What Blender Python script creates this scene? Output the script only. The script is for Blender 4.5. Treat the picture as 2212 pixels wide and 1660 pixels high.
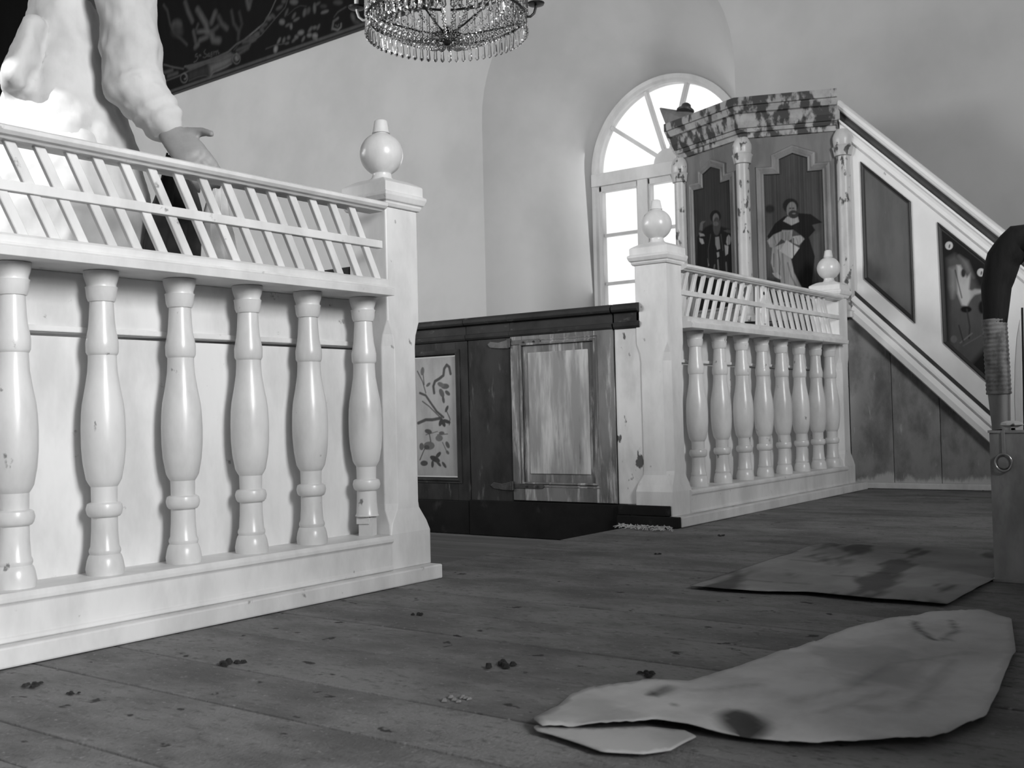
import bpy, bmesh, math, random
import numpy as np
from mathutils import Vector, Matrix
random.seed(7); rng = np.random.default_rng(7)
scene = bpy.context.scene
for o in list(bpy.data.objects): bpy.data.objects.remove(o)
COL = scene.collection
# ------------------------------------------------------------------ camera
YAW, PIT, ROL, FPX = .6399, .0275, -.0244, 2351.0
CAM = np.array([0, 0, .42])
_d = np.array([math.cos(PIT)*math.cos(YAW), math.cos(PIT)*math.sin(YAW), math.sin(PIT)])
_r = np.array([math.sin(YAW), -math.cos(YAW), 0]); _u = np.cross(_r, _d)
RIGHT = math.cos(ROL)*_r + math.sin(ROL)*_u; UP = -math.sin(ROL)*_r + math.cos(ROL)*_u
cd = bpy.data.cameras.new('camera'); cam = bpy.data.objects.new('camera', cd); COL.objects.link(cam)
cd.sensor_width = 36; cd.lens = FPX/2212*36; cd.clip_start = .02
mw = Matrix.Identity(4)
for i in range(3):
    mw[i][0] = RIGHT[i]; mw[i][1] = UP[i]; mw[i][2] = -_d[i]; mw[i][3] = CAM[i]
cam.matrix_world = mw; scene.camera = cam
cd.dof.use_dof = True; cd.dof.focus_distance = 2.9; cd.dof.aperture_fstop = 11
# ------------------------------------------------------------------ world, lights, exposure
scene.view_settings.view_transform = 'Standard'; scene.view_settings.look = 'None'
scene.view_settings.gamma = 1; scene.view_settings.use_curve_mapping = False
scene.view_settings.exposure = 0.0
w = bpy.data.worlds.new('overcast_sky'); scene.world = w; w.use_nodes = True
w.node_tree.nodes['Background'].inputs[0].default_value = (1, 1, 1, 1)
w.node_tree.nodes['Background'].inputs[1].default_value = 1.6
def daylight(name, loc, direction, sx, sy, power):
    l = bpy.data.lights.new(name, 'AREA'); l.shape = 'RECTANGLE'; l.size = sx; l.size_y = sy; l.energy = power
    o = bpy.data.objects.new(name, l); COL.objects.link(o); o.location = loc
    o.rotation_euler = Vector(direction).to_track_quat('-Z', 'Z').to_euler(); return o
# daylight through the windows of the church: (centre, inward direction, width, height, power)
daylight('daylight_east', (.1, -4.45, 2.5), (.1, 1, -.1), 1.4, 2.4, 520)
daylight('daylight_south_nave', (-.74, 6.3, 2.3), (1, .1, -.1), 1.4, 2.4, 265)
daylight('daylight_south_west', (-.74, 10.2, 2.3), (1, -.1, -.1), 1.4, 2.4, 230)
daylight('daylight_north', (7.2, 3.897, 1.9), (-1, 0, -.05), 1.1, 1.6, 14)
sun = bpy.data.lights.new('sun', 'SUN'); sun.energy = 5; sun.angle = .01
suno = bpy.data.objects.new('sun', sun); COL.objects.link(suno); suno.location = (-8, 8, 6)
suno.rotation_euler = Vector((.85, -.10, -.50)).to_track_quat('-Z', 'Z').to_euler()
# ------------------------------------------------------------------ measuring helper: a pixel of the photo on a plane of the room
def ray(px, py): return RIGHT*((px-1106)/FPX) - UP*((py-830)/FPX) + _d
def on_plane(px, py, p, n):
    r = ray(px, py); p = np.array(p, float); n = np.array(n, float)
    return CAM + r*((p-CAM)@n)/(r@n)
# ------------------------------------------------------------------ materials (grey values are linear)
MATS = {}
def mat(name, base, dark=None, scale=(5, 5, 5), rough=.6, bump=.12, streak=None, spots=None, light=None,
        metal=0, spec=.4, attr=None, lo=.35, hi=.7, edge=None, bscale=60):
    if name in MATS: return MATS[name]
    m = bpy.data.materials.new(name); m.use_nodes = True; nt = m.node_tree; N = nt.nodes; L = nt.links
    b = N['Principled BSDF']; b.inputs['Roughness'].default_value = rough; b.inputs['Metallic'].default_value = metal
    b.inputs['Specular IOR Level'].default_value = spec
    tc = N.new('ShaderNodeTexCoord'); oi = N.new('ShaderNodeObjectInfo')
    add = N.new('ShaderNodeVectorMath'); add.operation = 'MULTIPLY_ADD'
    L.new(oi.outputs['Random'], add.inputs[0]); add.inputs[1].default_value = (17, 23, 31); L.new(tc.outputs['Object'], add.inputs[2])
    def noise(sc, detail=5, rg=.6, dist=0):
        mp = N.new('ShaderNodeMapping'); L.new(add.outputs[0], mp.inputs[0]); mp.inputs['Scale'].default_value = sc
        n = N.new('ShaderNodeTexNoise'); L.new(mp.outputs[0], n.inputs['Vector']); n.inputs['Scale'].default_value = 1
        n.inputs['Detail'].default_value = detail; n.inputs['Roughness'].default_value = rg; n.inputs['Distortion'].default_value = dist
        return n.outputs[0]
    def ramp(x, a, c, steep=True):
        r = N.new('ShaderNodeMapRange'); L.new(x, r.inputs[0]); r.inputs[1].default_value = a; r.inputs[2].default_value = c
        r.interpolation_type = 'SMOOTHSTEP'; return r.outputs[0]
    def mix(f, a, c):
        x = N.new('ShaderNodeMix'); x.data_type = 'RGBA'; L.new(f, x.inputs[0])
        for i, v in ((6, a), (7, c)):
            if isinstance(v, (int, float)): x.inputs[i].default_value = (v, v, v, 1)
            else: L.new(v, x.inputs[i])
        return x.outputs[2]
    if dark is None: dark = base*.82
    f = ramp(noise(scale), lo, hi)
    if attr:
        at = N.new('ShaderNodeAttribute'); at.attribute_name = attr
        mu = N.new('ShaderNodeMix'); mu.data_type = 'RGBA'; mu.blend_type = 'MULTIPLY'; mu.inputs[0].default_value = 1
        L.new(at.outputs['Color'], mu.inputs[6]); L.new(mix(f, base, dark), mu.inputs[7]); col = mu.outputs[2]
    else: col = mix(f, base, dark)
    if streak:   # (scale vec, value, lo, hi)
        col = mix(ramp(noise(streak[0], 6, .65), streak[2], streak[3]), col, streak[1])
    if light:
        col = mix(ramp(noise(light[0], 6, .65), light[2], light[3]), col, light[1])
    if spots:    # (scale, value, lo, hi)
        s = spots[0]; s = (s, s, s) if isinstance(s, (int, float)) else s
        col = mix(ramp(noise(s, 4, .55), spots[2], spots[3]), col, spots[1])
    if edge:     # worn patch towards the foot: (z0, z1, value)
        sp = N.new('ShaderNodeSeparateXYZ'); ge = N.new('ShaderNodeNewGeometry'); L.new(ge.outputs['Position'], sp.inputs[0])
        zz = N.new('ShaderNodeMath'); zz.operation = 'MULTIPLY_ADD'; L.new(noise((4, 4, 1.2), 7, .75), zz.inputs[0]); zz.inputs[1].default_value = edge[3]
        L.new(sp.outputs[2], zz.inputs[2])
        col = mix(ramp(zz.outputs[0], edge[1], edge[0]), col, edge[2])
    L.new(col, b.inputs['Base Color'])
    if bump:
        bn = N.new('ShaderNodeBump'); bn.inputs['Strength'].default_value = bump; bn.inputs['Distance'].default_value = .004
        L.new(noise((bscale, bscale, bscale*.35), 4), bn.inputs['Height']); L.new(bn.outputs[0], b.inputs['Normal'])
    MATS[name] = m; return m
WHITE = mat('white_paint', .75, .58, (7, 7, 3), .4, .14, spots=(24, .28, .68, .75), spec=.4)
WHITEB = mat('white_paint_turned', .72, .56, (9, 9, 4), .3, .08, spots=((30, 30, 20), .22, .68, .74), spec=.5)
WHITEW = mat('white_paint_worn', .70, .52, (8, 8, 4), .6, .2, spots=((18, 18, 9), .08, .66, .70))
WALL = mat('limewashed_plaster', .45, .39, (1.2, 1.2, 1.2), .95, .10, spec=.1, bscale=25)
CEIL = mat('ceiling_boards', .16, .12, (1, 1, 1), .95, .05, spec=.1)
FLOOR = mat('worn_floor_wood', .24, .13, (7, 3.5, 7), .8, .6, streak=((90, 38, 90), .11, .5, .74), light=((110, 80, 110), .30, .58, .72), spots=((24, 17, 24), .045, .66, .71), spec=.15, bscale=160)
NFLOOR = mat('nave_floor_wood', .22, .16, (9, 1.4, 9), .75, .2, streak=((40, 2.5, 40), .1, .6, .75), spec=.25)
DARKB = mat('black_painted_plinth', .016, .010, (6, 6, 6), .8, .2, spec=.12, light=((9, 9, 7), .07, .58, .85))
PEWD = mat('dark_brown_pew_paint', .045, .022, (9, 9, 4), .8, .2, spec=.12, light=((22, 22, 5), .18, .60, .82))
PEWCAP = mat('dark_cap_paint', .04, .02, (9, 6, 9), .7, .2, spec=.15, light=((16, 10, 30), .16, .60, .8))
PEWM = mat('worn_grey_pew_paint', .21, .10, (9, 9, 2.5), .85, .2, spec=.1, light=((30, 30, 4), .5, .5, .72))
DOORP = mat('rubbed_door_panel_paint', .56, .27, (14, 14, 2), .85, .2, spec=.1, streak=((24, 24, 3), .10, .55, .74), lo=.35, hi=.6)
IRON = mat('forged_iron', .07, .03, (30, 30, 30), .5, .3, light=((30, 30, 30), .2, .55, .75), metal=.3)
MARBLE = mat('pale_veined_marble_paint', .50, .40, (12, 12, 5), .35, .05, spots=((26, 26, 15), .07, .57, .64))
BLOTCH = mat('blotched_marble_paint', .36, .24, (12, 12, 9), .5, .08, spots=((17, 17, 9), .04, .45, .56))
GREYP = mat('grey_pulpit_paint', .15, .11, (14, 14, 3), .55, .12, light=((20, 20, 4), .24, .58, .8))
MOULD = mat('grey_moulding_paint', .20, .13, (14, 14, 5), .5, .1)
DARKM = mat('dark_moulding_paint', .02, .012, (14, 14, 5), .5, .1)
STAIRW = mat('stair_white_paint', .78, .68, (3, 3, 2), .4, .08, spots=((18, 18, 9), .3, .72, .76))
STAIRD = mat('stair_dark_line', .05, .03, (8, 8, 8), .5, .1)
PLANKM = mat('dark_grained_plank_paint', .27, .13, (9, 9, 5), .7, .2, spec=.2, light=((34, 34, 8), .42, .6, .76), edge=(.155, .185, .5, .22))
DPANEL = mat('dark_stair_panel_paint', .10, .07, (12, 12, 3), .55, .15, light=((26, 26, 9), .2, .68, .8))
PAINT = mat('oil_painting', 1.0, .78, (14, 14, 5), .75, .1, attr='paint', spec=.12)
PAPER = mat('crumpled_paper', 1.0, .8, (9, 9, 9), .9, .1, attr='paint', spec=.15)
TIN = mat('stained_tin', .48, .24, (9, 9, 4), .5, .08, metal=.35, light=((14, 14, 3), .36, .5, .8))
CRYST = bpy.data.materials.new('cut_glass'); CRYST.use_nodes = True
_n = CRYST.node_tree; _n.nodes.remove(_n.nodes['Principled BSDF']); _g = _n.nodes.new('ShaderNodeBsdfGlass'); _g.inputs['IOR'].default_value = 1.5
_g.inputs['Roughness'].default_value = .02; _n.links.new(_g.outputs[0], _n.nodes['Material Output'].inputs[0])
PANE = bpy.data.materials.new('window_glass'); PANE.use_nodes = True
_n = PANE.node_tree; _n.nodes.remove(_n.nodes['Principled BSDF']); _t = _n.nodes.new('ShaderNodeBsdfTransparent'); _t.inputs[0].default_value = (.93, .93, .93, 1)
_s = _n.nodes.new('ShaderNodeBsdfGlossy'); _s.inputs['Roughness'].default_value = .03; _m = _n.nodes.new('ShaderNodeMixShader'); _m.inputs[0].default_value = .06
_n.links.new(_t.outputs[0], _m.inputs[1]); _n.links.new(_s.outputs[0], _m.inputs[2]); _n.links.new(_m.outputs[0], _n.nodes['Material Output'].inputs[0])
BRASS = mat('dark_brass', .05, .03, (20, 20, 20), .35, .05, metal=.8)
CANDLE = mat('white_candle_sleeve', .75, .7, (9, 9, 9), .5, 0)
WFRAME = mat('window_frame_paint', .62, .54, (9, 9, 4), .5, .08)
# ------------------------------------------------------------------ mesh helpers
class MB:
    def __init__(s): s.v = []; s.f = []
    def add(s, vs, fs):
        n = len(s.v); s.v += [tuple(map(float, p)) for p in vs]; s.f += [tuple(i+n for i in f) for f in fs]; return s
    def box(s, x0, x1, y0, y1, z0, z1):
        return s.add([(x, y, z) for z in (z0, z1) for x, y in ((x0, y0), (x1, y0), (x1, y1), (x0, y1))],
                     [(3, 2, 1, 0), (4, 5, 6, 7), (0, 1, 5, 4), (1, 2, 6, 5), (2, 3, 7, 6), (3, 0, 4, 7)])
    def rings(s, rs, cap=True, closed=True):
        n = len(rs[0]); vs = [p for r in rs for p in r]; fs = []
        for i in range(len(rs)-1):
            for j in range(n if closed else n-1):
                k = (j+1) % n; fs.append((i*n+j, i*n+k, (i+1)*n+k, (i+1)*n+j))
        if cap: fs.append(tuple(reversed(range(n)))); fs.append(tuple(range((len(rs)-1)*n, len(rs)*n)))
        return s.add(vs, fs)
    def lathe(s, prof, n=24, c=(0, 0, 0)):
        return s.rings([[(c[0]+r*math.cos(2*math.pi*k/n), c[1]+r*math.sin(2*math.pi*k/n), c[2]+z) for k in range(n)] for z, r in prof])
    def square(s, prof, cx, cy):      # (z, half x, half y)
        return s.rings([[(cx-a, cy-b, z), (cx+a, cy-b, z), (cx+a, cy+b, z), (cx-a, cy+b, z)] for z, a, b in prof])
    def extrude(s, pts, dv):          # planar 3-D polygon pushed along dv
        d = np.array(dv); n = len(pts); a = [np.array(p, float) for p in pts]; b = [p+d for p in a]
        return s.add(a+b, [tuple(reversed(range(n))), tuple(range(n, 2*n))]+[(i, (i+1) % n, (i+1) % n+n, i+n) for i in range(n)])
    def tube(s, path, rad, n=8):
        P = [np.array(p, float) for p in path]; R = rad if hasattr(rad, '__len__') else [rad]*len(P); rs = []
        up = None
        for i, p in enumerate(P):
            t = P[min(i+1, len(P)-1)]-P[max(i-1, 0)]; t = t/(np.linalg.norm(t)+1e-9)
            if up is None: up = np.array([0, 0, 1.]) if abs(t[2]) < .9 else np.array([1., 0, 0])
            a = np.cross(t, up); a /= np.linalg.norm(a); b = np.cross(a, t); up = b
            rs.append([p+R[i]*(a*math.cos(2*math.pi*k/n)+b*math.sin(2*math.pi*k/n)) for k in range(n)])
        return s.rings(rs)
    def sweep(s, pts, prof, mp, closed=False):   # moulding: pts 2-D, prof (offset, height), mp(x, y, h) -> 3-D
        P = [np.array(p, float) for p in pts]; n = len(P); rs = []
        for i in range(n):
            def nrm(a, b): d = b-a; d /= np.linalg.norm(d); return np.array([d[1], -d[0]])
            if closed: n1 = nrm(P[i-1], P[i]); n2 = nrm(P[i], P[(i+1) % n])
            else:
                n1 = nrm(P[i-1], P[i]) if i else nrm(P[0], P[1]); n2 = nrm(P[i], P[i+1]) if i < n-1 else n1
            m = (n1+n2)/(1+n1@n2); rs.append([mp(*(P[i]+m*o), h) for o, h in prof])
        if closed: rs.append(rs[0])
        return s.rings(rs, cap=not closed)
    def build(s, name, m, parent=None, smooth=False, bevel=0, color=None, org=None, local=False):
        L = np.zeros(3) if local else np.array(org if org is not None else (parent_loc(parent) if parent else (0, 0, 0)))
        me = bpy.data.meshes.new(name); me.from_pydata([tuple(np.array(p)-L) for p in s.v], [], s.f); me.validate()
        bm = bmesh.new(); bm.from_mesh(me); bmesh.ops.recalc_face_normals(bm, faces=bm.faces); bm.to_mesh(me); bm.free()
        return finish(name, me, m, parent, smooth, bevel, None if org is None else org)
def parent_loc(o):
    L = np.array(o.location, float)
    while o.parent: o = o.parent; L = L+np.array(o.location)
    return L
def finish(name, me, m, parent, smooth, bevel, org=None):
    me.materials.append(m)
    if smooth:
        me.shade_smooth()
        me.set_sharp_from_angle(angle=math.radians(smooth if smooth is not True else 40))
    o = bpy.data.objects.new(name, me); COL.objects.link(o)
    if parent: o.parent = parent
    if org is not None:
        o.location = Vector(org) - Vector(parent_loc(parent)) if parent else Vector(org)
    if bevel:
        b = o.modifiers.new('bevel', 'BEVEL'); b.width = bevel; b.segments = 2; b.limit_method = 'ANGLE'; b.angle_limit = .6
    return o
def tag(o, label, cat, group=None, kind=None):
    if label: o['label'] = label
    if cat: o['category'] = cat
    if group: o['group'] = group
    if kind: o['kind'] = kind
    return o
def thing(name, loc, label, cat, group=None):
    o = bpy.data.objects.new(name, None); COL.objects.link(o); o.location = loc; o.empty_display_size = .1
    return tag(o, label, cat, group)
def struct(o): o['kind'] = 'structure'; return o
def boxpart(name, m, parent, x0, x1, y0, y1, z0, z1, bevel=.003): return MB().box(x0, x1, y0, y1, z0, z1).build(name, m, parent, bevel=bevel)
def dup(src, parent, loc, name=None):
    o = src.copy(); COL.objects.link(o); o.parent = parent; o.location = loc
    if name: o.name = name
    return o
# painted picture: grey values on a fine grid lying on a plane
class Canvas:
    def __init__(s, P0, U, V, w, h, nu, nv, bg):
        s.P0 = np.array(P0, float); s.U = np.array(U, float); s.V = np.array(V, float); s.w = w; s.h = h; s.nu = nu; s.nv = nv
        s.n = np.cross(s.U, s.V); a, b = np.meshgrid(np.linspace(0, w, nu+1), np.linspace(0, h, nv+1)); s.X = np.stack([a, b], -1)
        s.A = np.full(a.shape, bg, float)
    def uv(s, pts):
        r = [on_plane(p[0], p[1], s.P0, s.n)-s.P0 for p in pts]; return np.array([(q@s.U, q@s.V) for q in r])
    def blend(s, al, val): s.A = s.A*(1-al)+val*al
    def seg(s, a, b):
        d = b-a; t = np.clip(((s.X-a)@d)/(d@d+1e-12), 0, 1); return np.linalg.norm(s.X-a-t[..., None]*d, axis=-1)
    def poly(s, pts, val, soft=.004, alpha=1, raw=False):
        P = np.array(pts, float) if raw else s.uv(pts); dist = np.full(s.A.shape, 1e9); ins = np.zeros(s.A.shape, bool); x, y = s.X[..., 0], s.X[..., 1]
        for i in range(len(P)):
            a, b = P[i], P[(i+1) % len(P)]; dist = np.minimum(dist, s.seg(a, b))
            c = ((a[1] > y) != (b[1] > y)); xi = (b[0]-a[0])*(y-a[1])/((b[1]-a[1]) or 1e-9)+a[0]; ins ^= c & (x < xi)
        sd = np.where(ins, -dist, dist); s.blend(alpha*np.clip(.5-sd/soft, 0, 1), val); return s
    def stroke(s, pts, wpx, val, soft=.003, alpha=1, wid=None):
        P = s.uv(pts); w_ = wid if wid else wpx*np.linalg.norm(s.uv([(pts[0][0]+1, pts[0][1])])[0]-P[0])
        d = np.full(s.A.shape, 1e9)
        for i in range(len(P)-1): d = np.minimum(d, s.seg(P[i], P[i+1]))
        s.blend(alpha*np.clip(.5-(d-w_/2)/soft, 0, 1), val); return s
    def ell(s, c, rx, ry, val, ang=0, soft=.004, alpha=1):
        t = np.linspace(0, 2*math.pi, 18)[:-1]; ca, sa = math.cos(ang), math.sin(ang)
        return s.poly([(c[0]+rx*math.cos(q)*ca-ry*math.sin(q)*sa, c[1]+rx*math.cos(q)*sa+ry*math.sin(q)*ca) for q in t], val, soft, alpha)
    def build(s, name, m, parent, lift=None, keep=None, disp=None):
        nu, nv = s.nu, s.nv; n = s.n/np.linalg.norm(s.n)
        off = parent_loc(parent) if parent else np.zeros(3)
        V = s.P0+s.X[..., 0:1]*s.U+s.X[..., 1:2]*s.V-off
        if disp is not None: V = V+disp[..., None]*n
        V = V.reshape(-1, 3); F = []
        for j in range(nv):
            for i in range(nu):
                if keep is None or keep[j, i]: a = j*(nu+1)+i; F.append((a, a+1, a+nu+2, a+nu+1))
        me = bpy.data.meshes.new(name); me.from_pydata(V.tolist(), [], F)
        at = me.attributes.new('paint', 'FLOAT_COLOR', 'POINT'); c = s.A.reshape(-1)
        at.data.foreach_set('color', np.stack([c, c, c, np.ones_like(c)], -1).reshape(-1).astype(np.float32))
        return finish(name, me, m, parent, 60 if disp is not None else False, 0)
    def inside(s, pts_uv):
        P = np.array(pts_uv); c = (s.X[:-1, :-1]+s.X[1:, 1:])/2; x, y = c[..., 0], c[..., 1]; ins = np.zeros(x.shape, bool)
        for i in range(len(P)):
            a, b = P[i], P[(i+1) % len(P)]; k = ((a[1] > y) != (b[1] > y)); ins ^= k & (x < (b[0]-a[0])*(y-a[1])/((b[1]-a[1]) or 1e-9)+a[0])
        return ins
# ------------------------------------------------------------------ the setting
XW, XG = 6.30, 7.28           # inner face of the north wall, plane of its window
XS0 = -.80                    # south wall
YE, YW, ZC = -4.5, 14.0, 5.6  # east wall, west wall, ceiling
fl = struct(MB().box(XS0, XW, YE, 2.03, -.12, -.035).build('floor', FLOOR)); fl['label'] = 'worn plank floor of the chancel'
edges = [-.80, -.55, -.33, -.12, .1, .31, .52, .723, .819, 1.046, 1.208, 1.42, 1.61, 1.79, 1.98, 2.173]
while edges[-1] < 6.1: edges.append(edges[-1]+random.uniform(.19, .235))
edges.append(XW)
for a, b in zip(edges, edges[1:]):
    dz = random.uniform(-.003, .0); boxpart('floor_board', FLOOR, fl, a+.0016, b-.0016, YE+.02, 2.04+random.uniform(-.004, .006), -.035, dz, .003)
nf = struct(MB().box(XS0, XW, 2.03, YW, -.2, -.10).build('floor_nave', NFLOOR)); nf['label'] = 'lower plank floor of the nave'
x = XS0
while x < XW-.05:
    b = min(x+random.uniform(.17, .22), XW); boxpart('floor_board', NFLOOR, nf, x+.0015, b-.0015, 2.05, YW-.02, -.10, -.07+random.uniform(-.002, .001), .003); x = b
# north wall with an arched, splayed window niche
NC, NR, NS = 3.897, 1.01, 2.58    # niche centre, half width, springing
WR, WS, WB = .66, 2.285, 1.05     # window half width, springing, sill
def arch(c, r, s, b, n=28): return [(c+r, b)]+[(c+r*math.cos(t), s+r*math.sin(t)) for t in np.linspace(0, math.pi, n)]+[(c-r, b)]
no = arch(NC, NR, NS, .95); wi = arch(NC, WR, WS, WB)
bm = bmesh.new()
outer = [bm.verts.new((XW, y, z)) for y, z in ((YE, -.2), (YW, -.2), (YW, ZC), (YE, ZC))]
vn = [bm.verts.new((XW, y, z)) for y, z in no]; vw = [bm.verts.new((XG-.025, y, z)) for y, z in wi]
es = [bm.edges.new((outer[i], outer[(i+1) % 4])) for i in range(4)]+[bm.edges.new((vn[i], vn[(i+1) % len(vn)])) for i in range(len(vn))]
bmesh.ops.triangle_fill(bm, edges=es, use_beauty=True)
for i in range(len(vn)):
    j = (i+1) % len(vn); f = bm.faces.new((vn[i], vn[j], vw[j], vw[i])); f.smooth = 1 <= i < len(vn)-2
me = bpy.data.meshes.new('wall_north'); bmesh.ops.recalc_face_normals(bm, faces=bm.faces); bm.to_mesh(me); bm.free(); me.set_sharp_from_angle(angle=.6)
wn = finish('wall_north', me, WALL, None, False, 0); struct(wn); wn['label'] = 'pale plastered side wall with a splayed window niche'
# outer leaf of the wall around the glazing, so that no sky shows past the reveals
bm = bmesh.new(); xo = XG+.125
o4 = [bm.verts.new((xo, y, z)) for y, z in ((YE, -.2), (YW, -.2), (YW, ZC), (YE, ZC))]; v2 = [bm.verts.new((xo, y, z)) for y, z in wi]
es = [bm.edges.new((o4[i], o4[(i+1) % 4])) for i in range(4)]+[bm.edges.new((v2[i], v2[(i+1) % len(v2)])) for i in range(len(v2))]
bmesh.ops.triangle_fill(bm, edges=es, use_beauty=True); me = bpy.data.meshes.new('wall_north_outer'); bm.to_mesh(me); bm.free()
struct(finish('wall_north_outer', me, WALL, None, False, 0))
DIM = mat('panelled_wood_wall', .12, .09, (3, 3, 1), .7, .1)
def wall_with_holes(name, fixed, axis, a0, a1, holes, thick):
    m = MB(); cur = a0
    def bx(p, q, z0, z1):
        if axis == 'x': m.box(fixed, fixed+thick, p, q, z0, z1) if thick > 0 else m.box(fixed+thick, fixed, p, q, z0, z1)
        else: m.box(p, q, fixed+thick, fixed, z0, z1) if thick < 0 else m.box(p, q, fixed, fixed+thick, z0, z1)
    for h0, h1, z0, z1 in holes:
        bx(cur, h0, -.2, ZC); bx(h0, h1, -.2, z0); bx(h0, h1, z1, ZC); cur = h1
    bx(cur, a1, -.2, ZC); return struct(m.build(name, DIM))
wall_with_holes('wall_south', XS0, 'x', YE, YW, [(2.42, 2.80, 1.95, 2.45), (5.6, 7.0, 1.1, 3.5), (9.5, 10.9, 1.1, 3.5)], -.06)  # small first opening is added to throw the sun patch on the smock
wall_with_holes('wall_east', YE, 'y', XS0-.5, XW+1.1, [(-.6, .8, 1.3, 3.7)], -.3)
wall_with_holes('wall_west', YW, 'y', XS0-.5, XW+1.1, [], .3)
struct(MB().box(.74, 3.6, -1.25, -1.1, 0, 1.25).build('added_light_blocker', PEWD, bevel=.01))  # added out of view to shade the right floor, tin and lower rail
struct(MB().box(XS0-.5, XG+.2, YE-.5, YW+.3, ZC, ZC+.2).build('ceiling', CEIL))
# ------------------------------------------------------------------ window
win = bpy.data.objects.new('window_1', None); COL.objects.link(win); win.location = (XG, NC, WB); win['kind'] = 'structure'; win['label'] = 'tall arched window with a fan light behind the pulpit'
def wmap(y, z, h): return (XG-h, y, z)
def ybar(name, y0, y1, z0, z1, d=.03, p=None): return boxpart(name, WFRAME, p or win, XG-d, XG+.03, y0, y1, z0, z1, .004)
MB().sweep(arch(NC, WR, WS, WB, 40), [(.012, -.04), (.012, .026), (.0, .045), (-.03, .045), (-.045, .03), (-.06, .03), (-.06, -.04)], wmap, False).build('outer_frame', WFRAME, win, smooth=30)
ybar('transom', NC-WR, NC+WR, 2.185, 2.285, .055)
lights = [(NC+.24, NC+.60), (NC-.17, NC+.17), (NC-.60, NC-.24)]
for yc in (NC+.205, NC-.205): ybar('mullion', yc-.045, yc+.045, WB, 2.185, .05)
ybar('bottom_rail', NC-WR, NC+WR, WB, WB+.06)
for y0, y1 in lights:
    for z in (1.42, 1.80): ybar('glazing_bar', y0-.01, y1+.01, z-.012, z+.012, .015)
    for y in (y0, y1-.025): ybar('casement_stile', y, y+.025, WB+.06, 2.185, .035)
    ybar('casement_rail', y0, y1, 2.14, 2.185, .035)
    zs = [WB+.06, 1.42, 1.80, 2.15]
    for a, b in zip(zs, zs[1:]): boxpart('pane', PANE, win, XG, XG+.004, y0+.02, y1-.02, a, b, 0)
hub = np.array([NC, 2.285]); sp = [math.radians(a) for a in (36, 73, 107, 144)]
for a in sp:
    d = np.array([math.cos(a), math.sin(a)]); n = np.array([-d[1], d[0]])*.014; p = hub+d*.06; q = hub+d*.62
    MB().extrude([(XG-.02, *(p-n)), (XG-.02, *(q-n)), (XG-.02, *(q+n)), (XG-.02, *(p+n))], (.045, 0, 0)).build('fan_bar', WFRAME, win, bevel=.003)
MB().extrude([(XG-.03, NC+.11*math.cos(t), 2.28+.11*math.sin(t)) for t in np.linspace(0, math.pi, 14)], (.05, 0, 0)).build('fan_hub', WFRAME, win)
an = [0]+sp+[math.pi]
for a, b in zip(an, an[1:]):
    ts = np.linspace(a, b, 7); pts = [(XG, NC+.10*math.cos(t), 2.285+.10*math.sin(t)) for t in ts]+[(XG, NC+.61*math.cos(t), 2.285+.61*math.sin(t)) for t in ts[::-1]]
    MB().extrude(pts, (.004, 0, 0)).build('pane', PANE, win)
# ------------------------------------------------------------------ balustrades
YB = 1.842
_bp = [(0, .0355), (.012, .0368), (.028, .034), (.037, .031), (.040, .0285), (.045, .0302), (.049, .030), (.055, .0272), (.085, .0252), (.112, .0248), (.1135, .029), (.118, .0325), (.128, .0348),
       (.138, .0325), (.1405, .029), (.1415, .0245), (.172, .0252), (.1735, .0265), (.1775, .029), (.186, .0335), (.218, .0393), (.250, .0418), (.285, .0422), (.315, .041), (.335, .0390), (.365, .0335),
       (.397, .0285), (.420, .0272), (.430, .0272), (.4315, .0285), (.436, .0308), (.455, .0312), (.468, .029), (.482, .0262), (.500, .0245), (.536, .0225), (.5365, .0252), (.545, .0285), (.560, .0298),
       (.565, .031), (.5655, .0285), (.570, .0282), (.578, .031), (.588, .0335), (.592, .034), (.596, .034)]
BAL = MB().lathe(_bp, 28).build('baluster', WHITEB, None, smooth=35)
BALM = BAL.data; bpy.data.objects.remove(BAL)
def half_broken():
    m = MB(); p = [(z, r) for z, r in _bp if z > .045]; m.lathe(p, 24)
    m.box(-.017, .018, -.016, .017, -.002, .046); m.box(-.021, .012, -.02, .012, .030, .048); return m
def shaft_post(m, cx, cy):
    rs = []
    for z, a, b_, c in [(.037, .076, .076, .003), (.125, .076, .076, .003), (.150, .070, .072, .006), (.185, .063, .068, .022), (.20, .062, .068, .024), (.60, .062, .068, .024), (.63, .061, .067, .018), (.665, .060, .066, .003), (.955, .060, .066, .003)]:
        rs.append([(cx+x_, cy+y_, z) for x_, y_ in ((-a+c, -b_), (a-c, -b_), (a, -b_+c), (a, b_-c), (a-c, b_), (-a+c, b_), (-a, b_-c), (-a, -b_+c))])
    m.rings(rs)
def make_post(parent, cx, cy, flare=False):
    m = MB(); shaft_post(m, cx, cy)
    po = m.build('newel_post', WHITE, parent, bevel=.003)
    c = MB().square([(.955, .064, .072), (.963, .068, .076), (.968, .068, .076), (.970, .073, .081), (.983, .078, .086), (.990, .078, .086), (.993, .071, .079), (1.018, .071, .079), (1.026, .060, .066), (1.034, .046, .05), (1.038, .034, .036)], cx, cy)
    c.build('post_cap', WHITE, po, bevel=.002)
    prof = [(1.034, .036), (1.042, .030), (1.046, .026), (1.056, .024)]+[(1.108-.0565*math.cos(t), .0565*math.sin(t)) for t in np.linspace(.45, 2.78, 22)]+[(1.163, .019), (1.1635, .0235), (1.168, .0215), (1.185, .0185), (1.196, .0165), (1.199, .012), (1.199, .001)]
    MB().lathe(prof, 32, (cx, cy, 0)).build('ball_finial', WHITEB, po, smooth=50)
    return po
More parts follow.
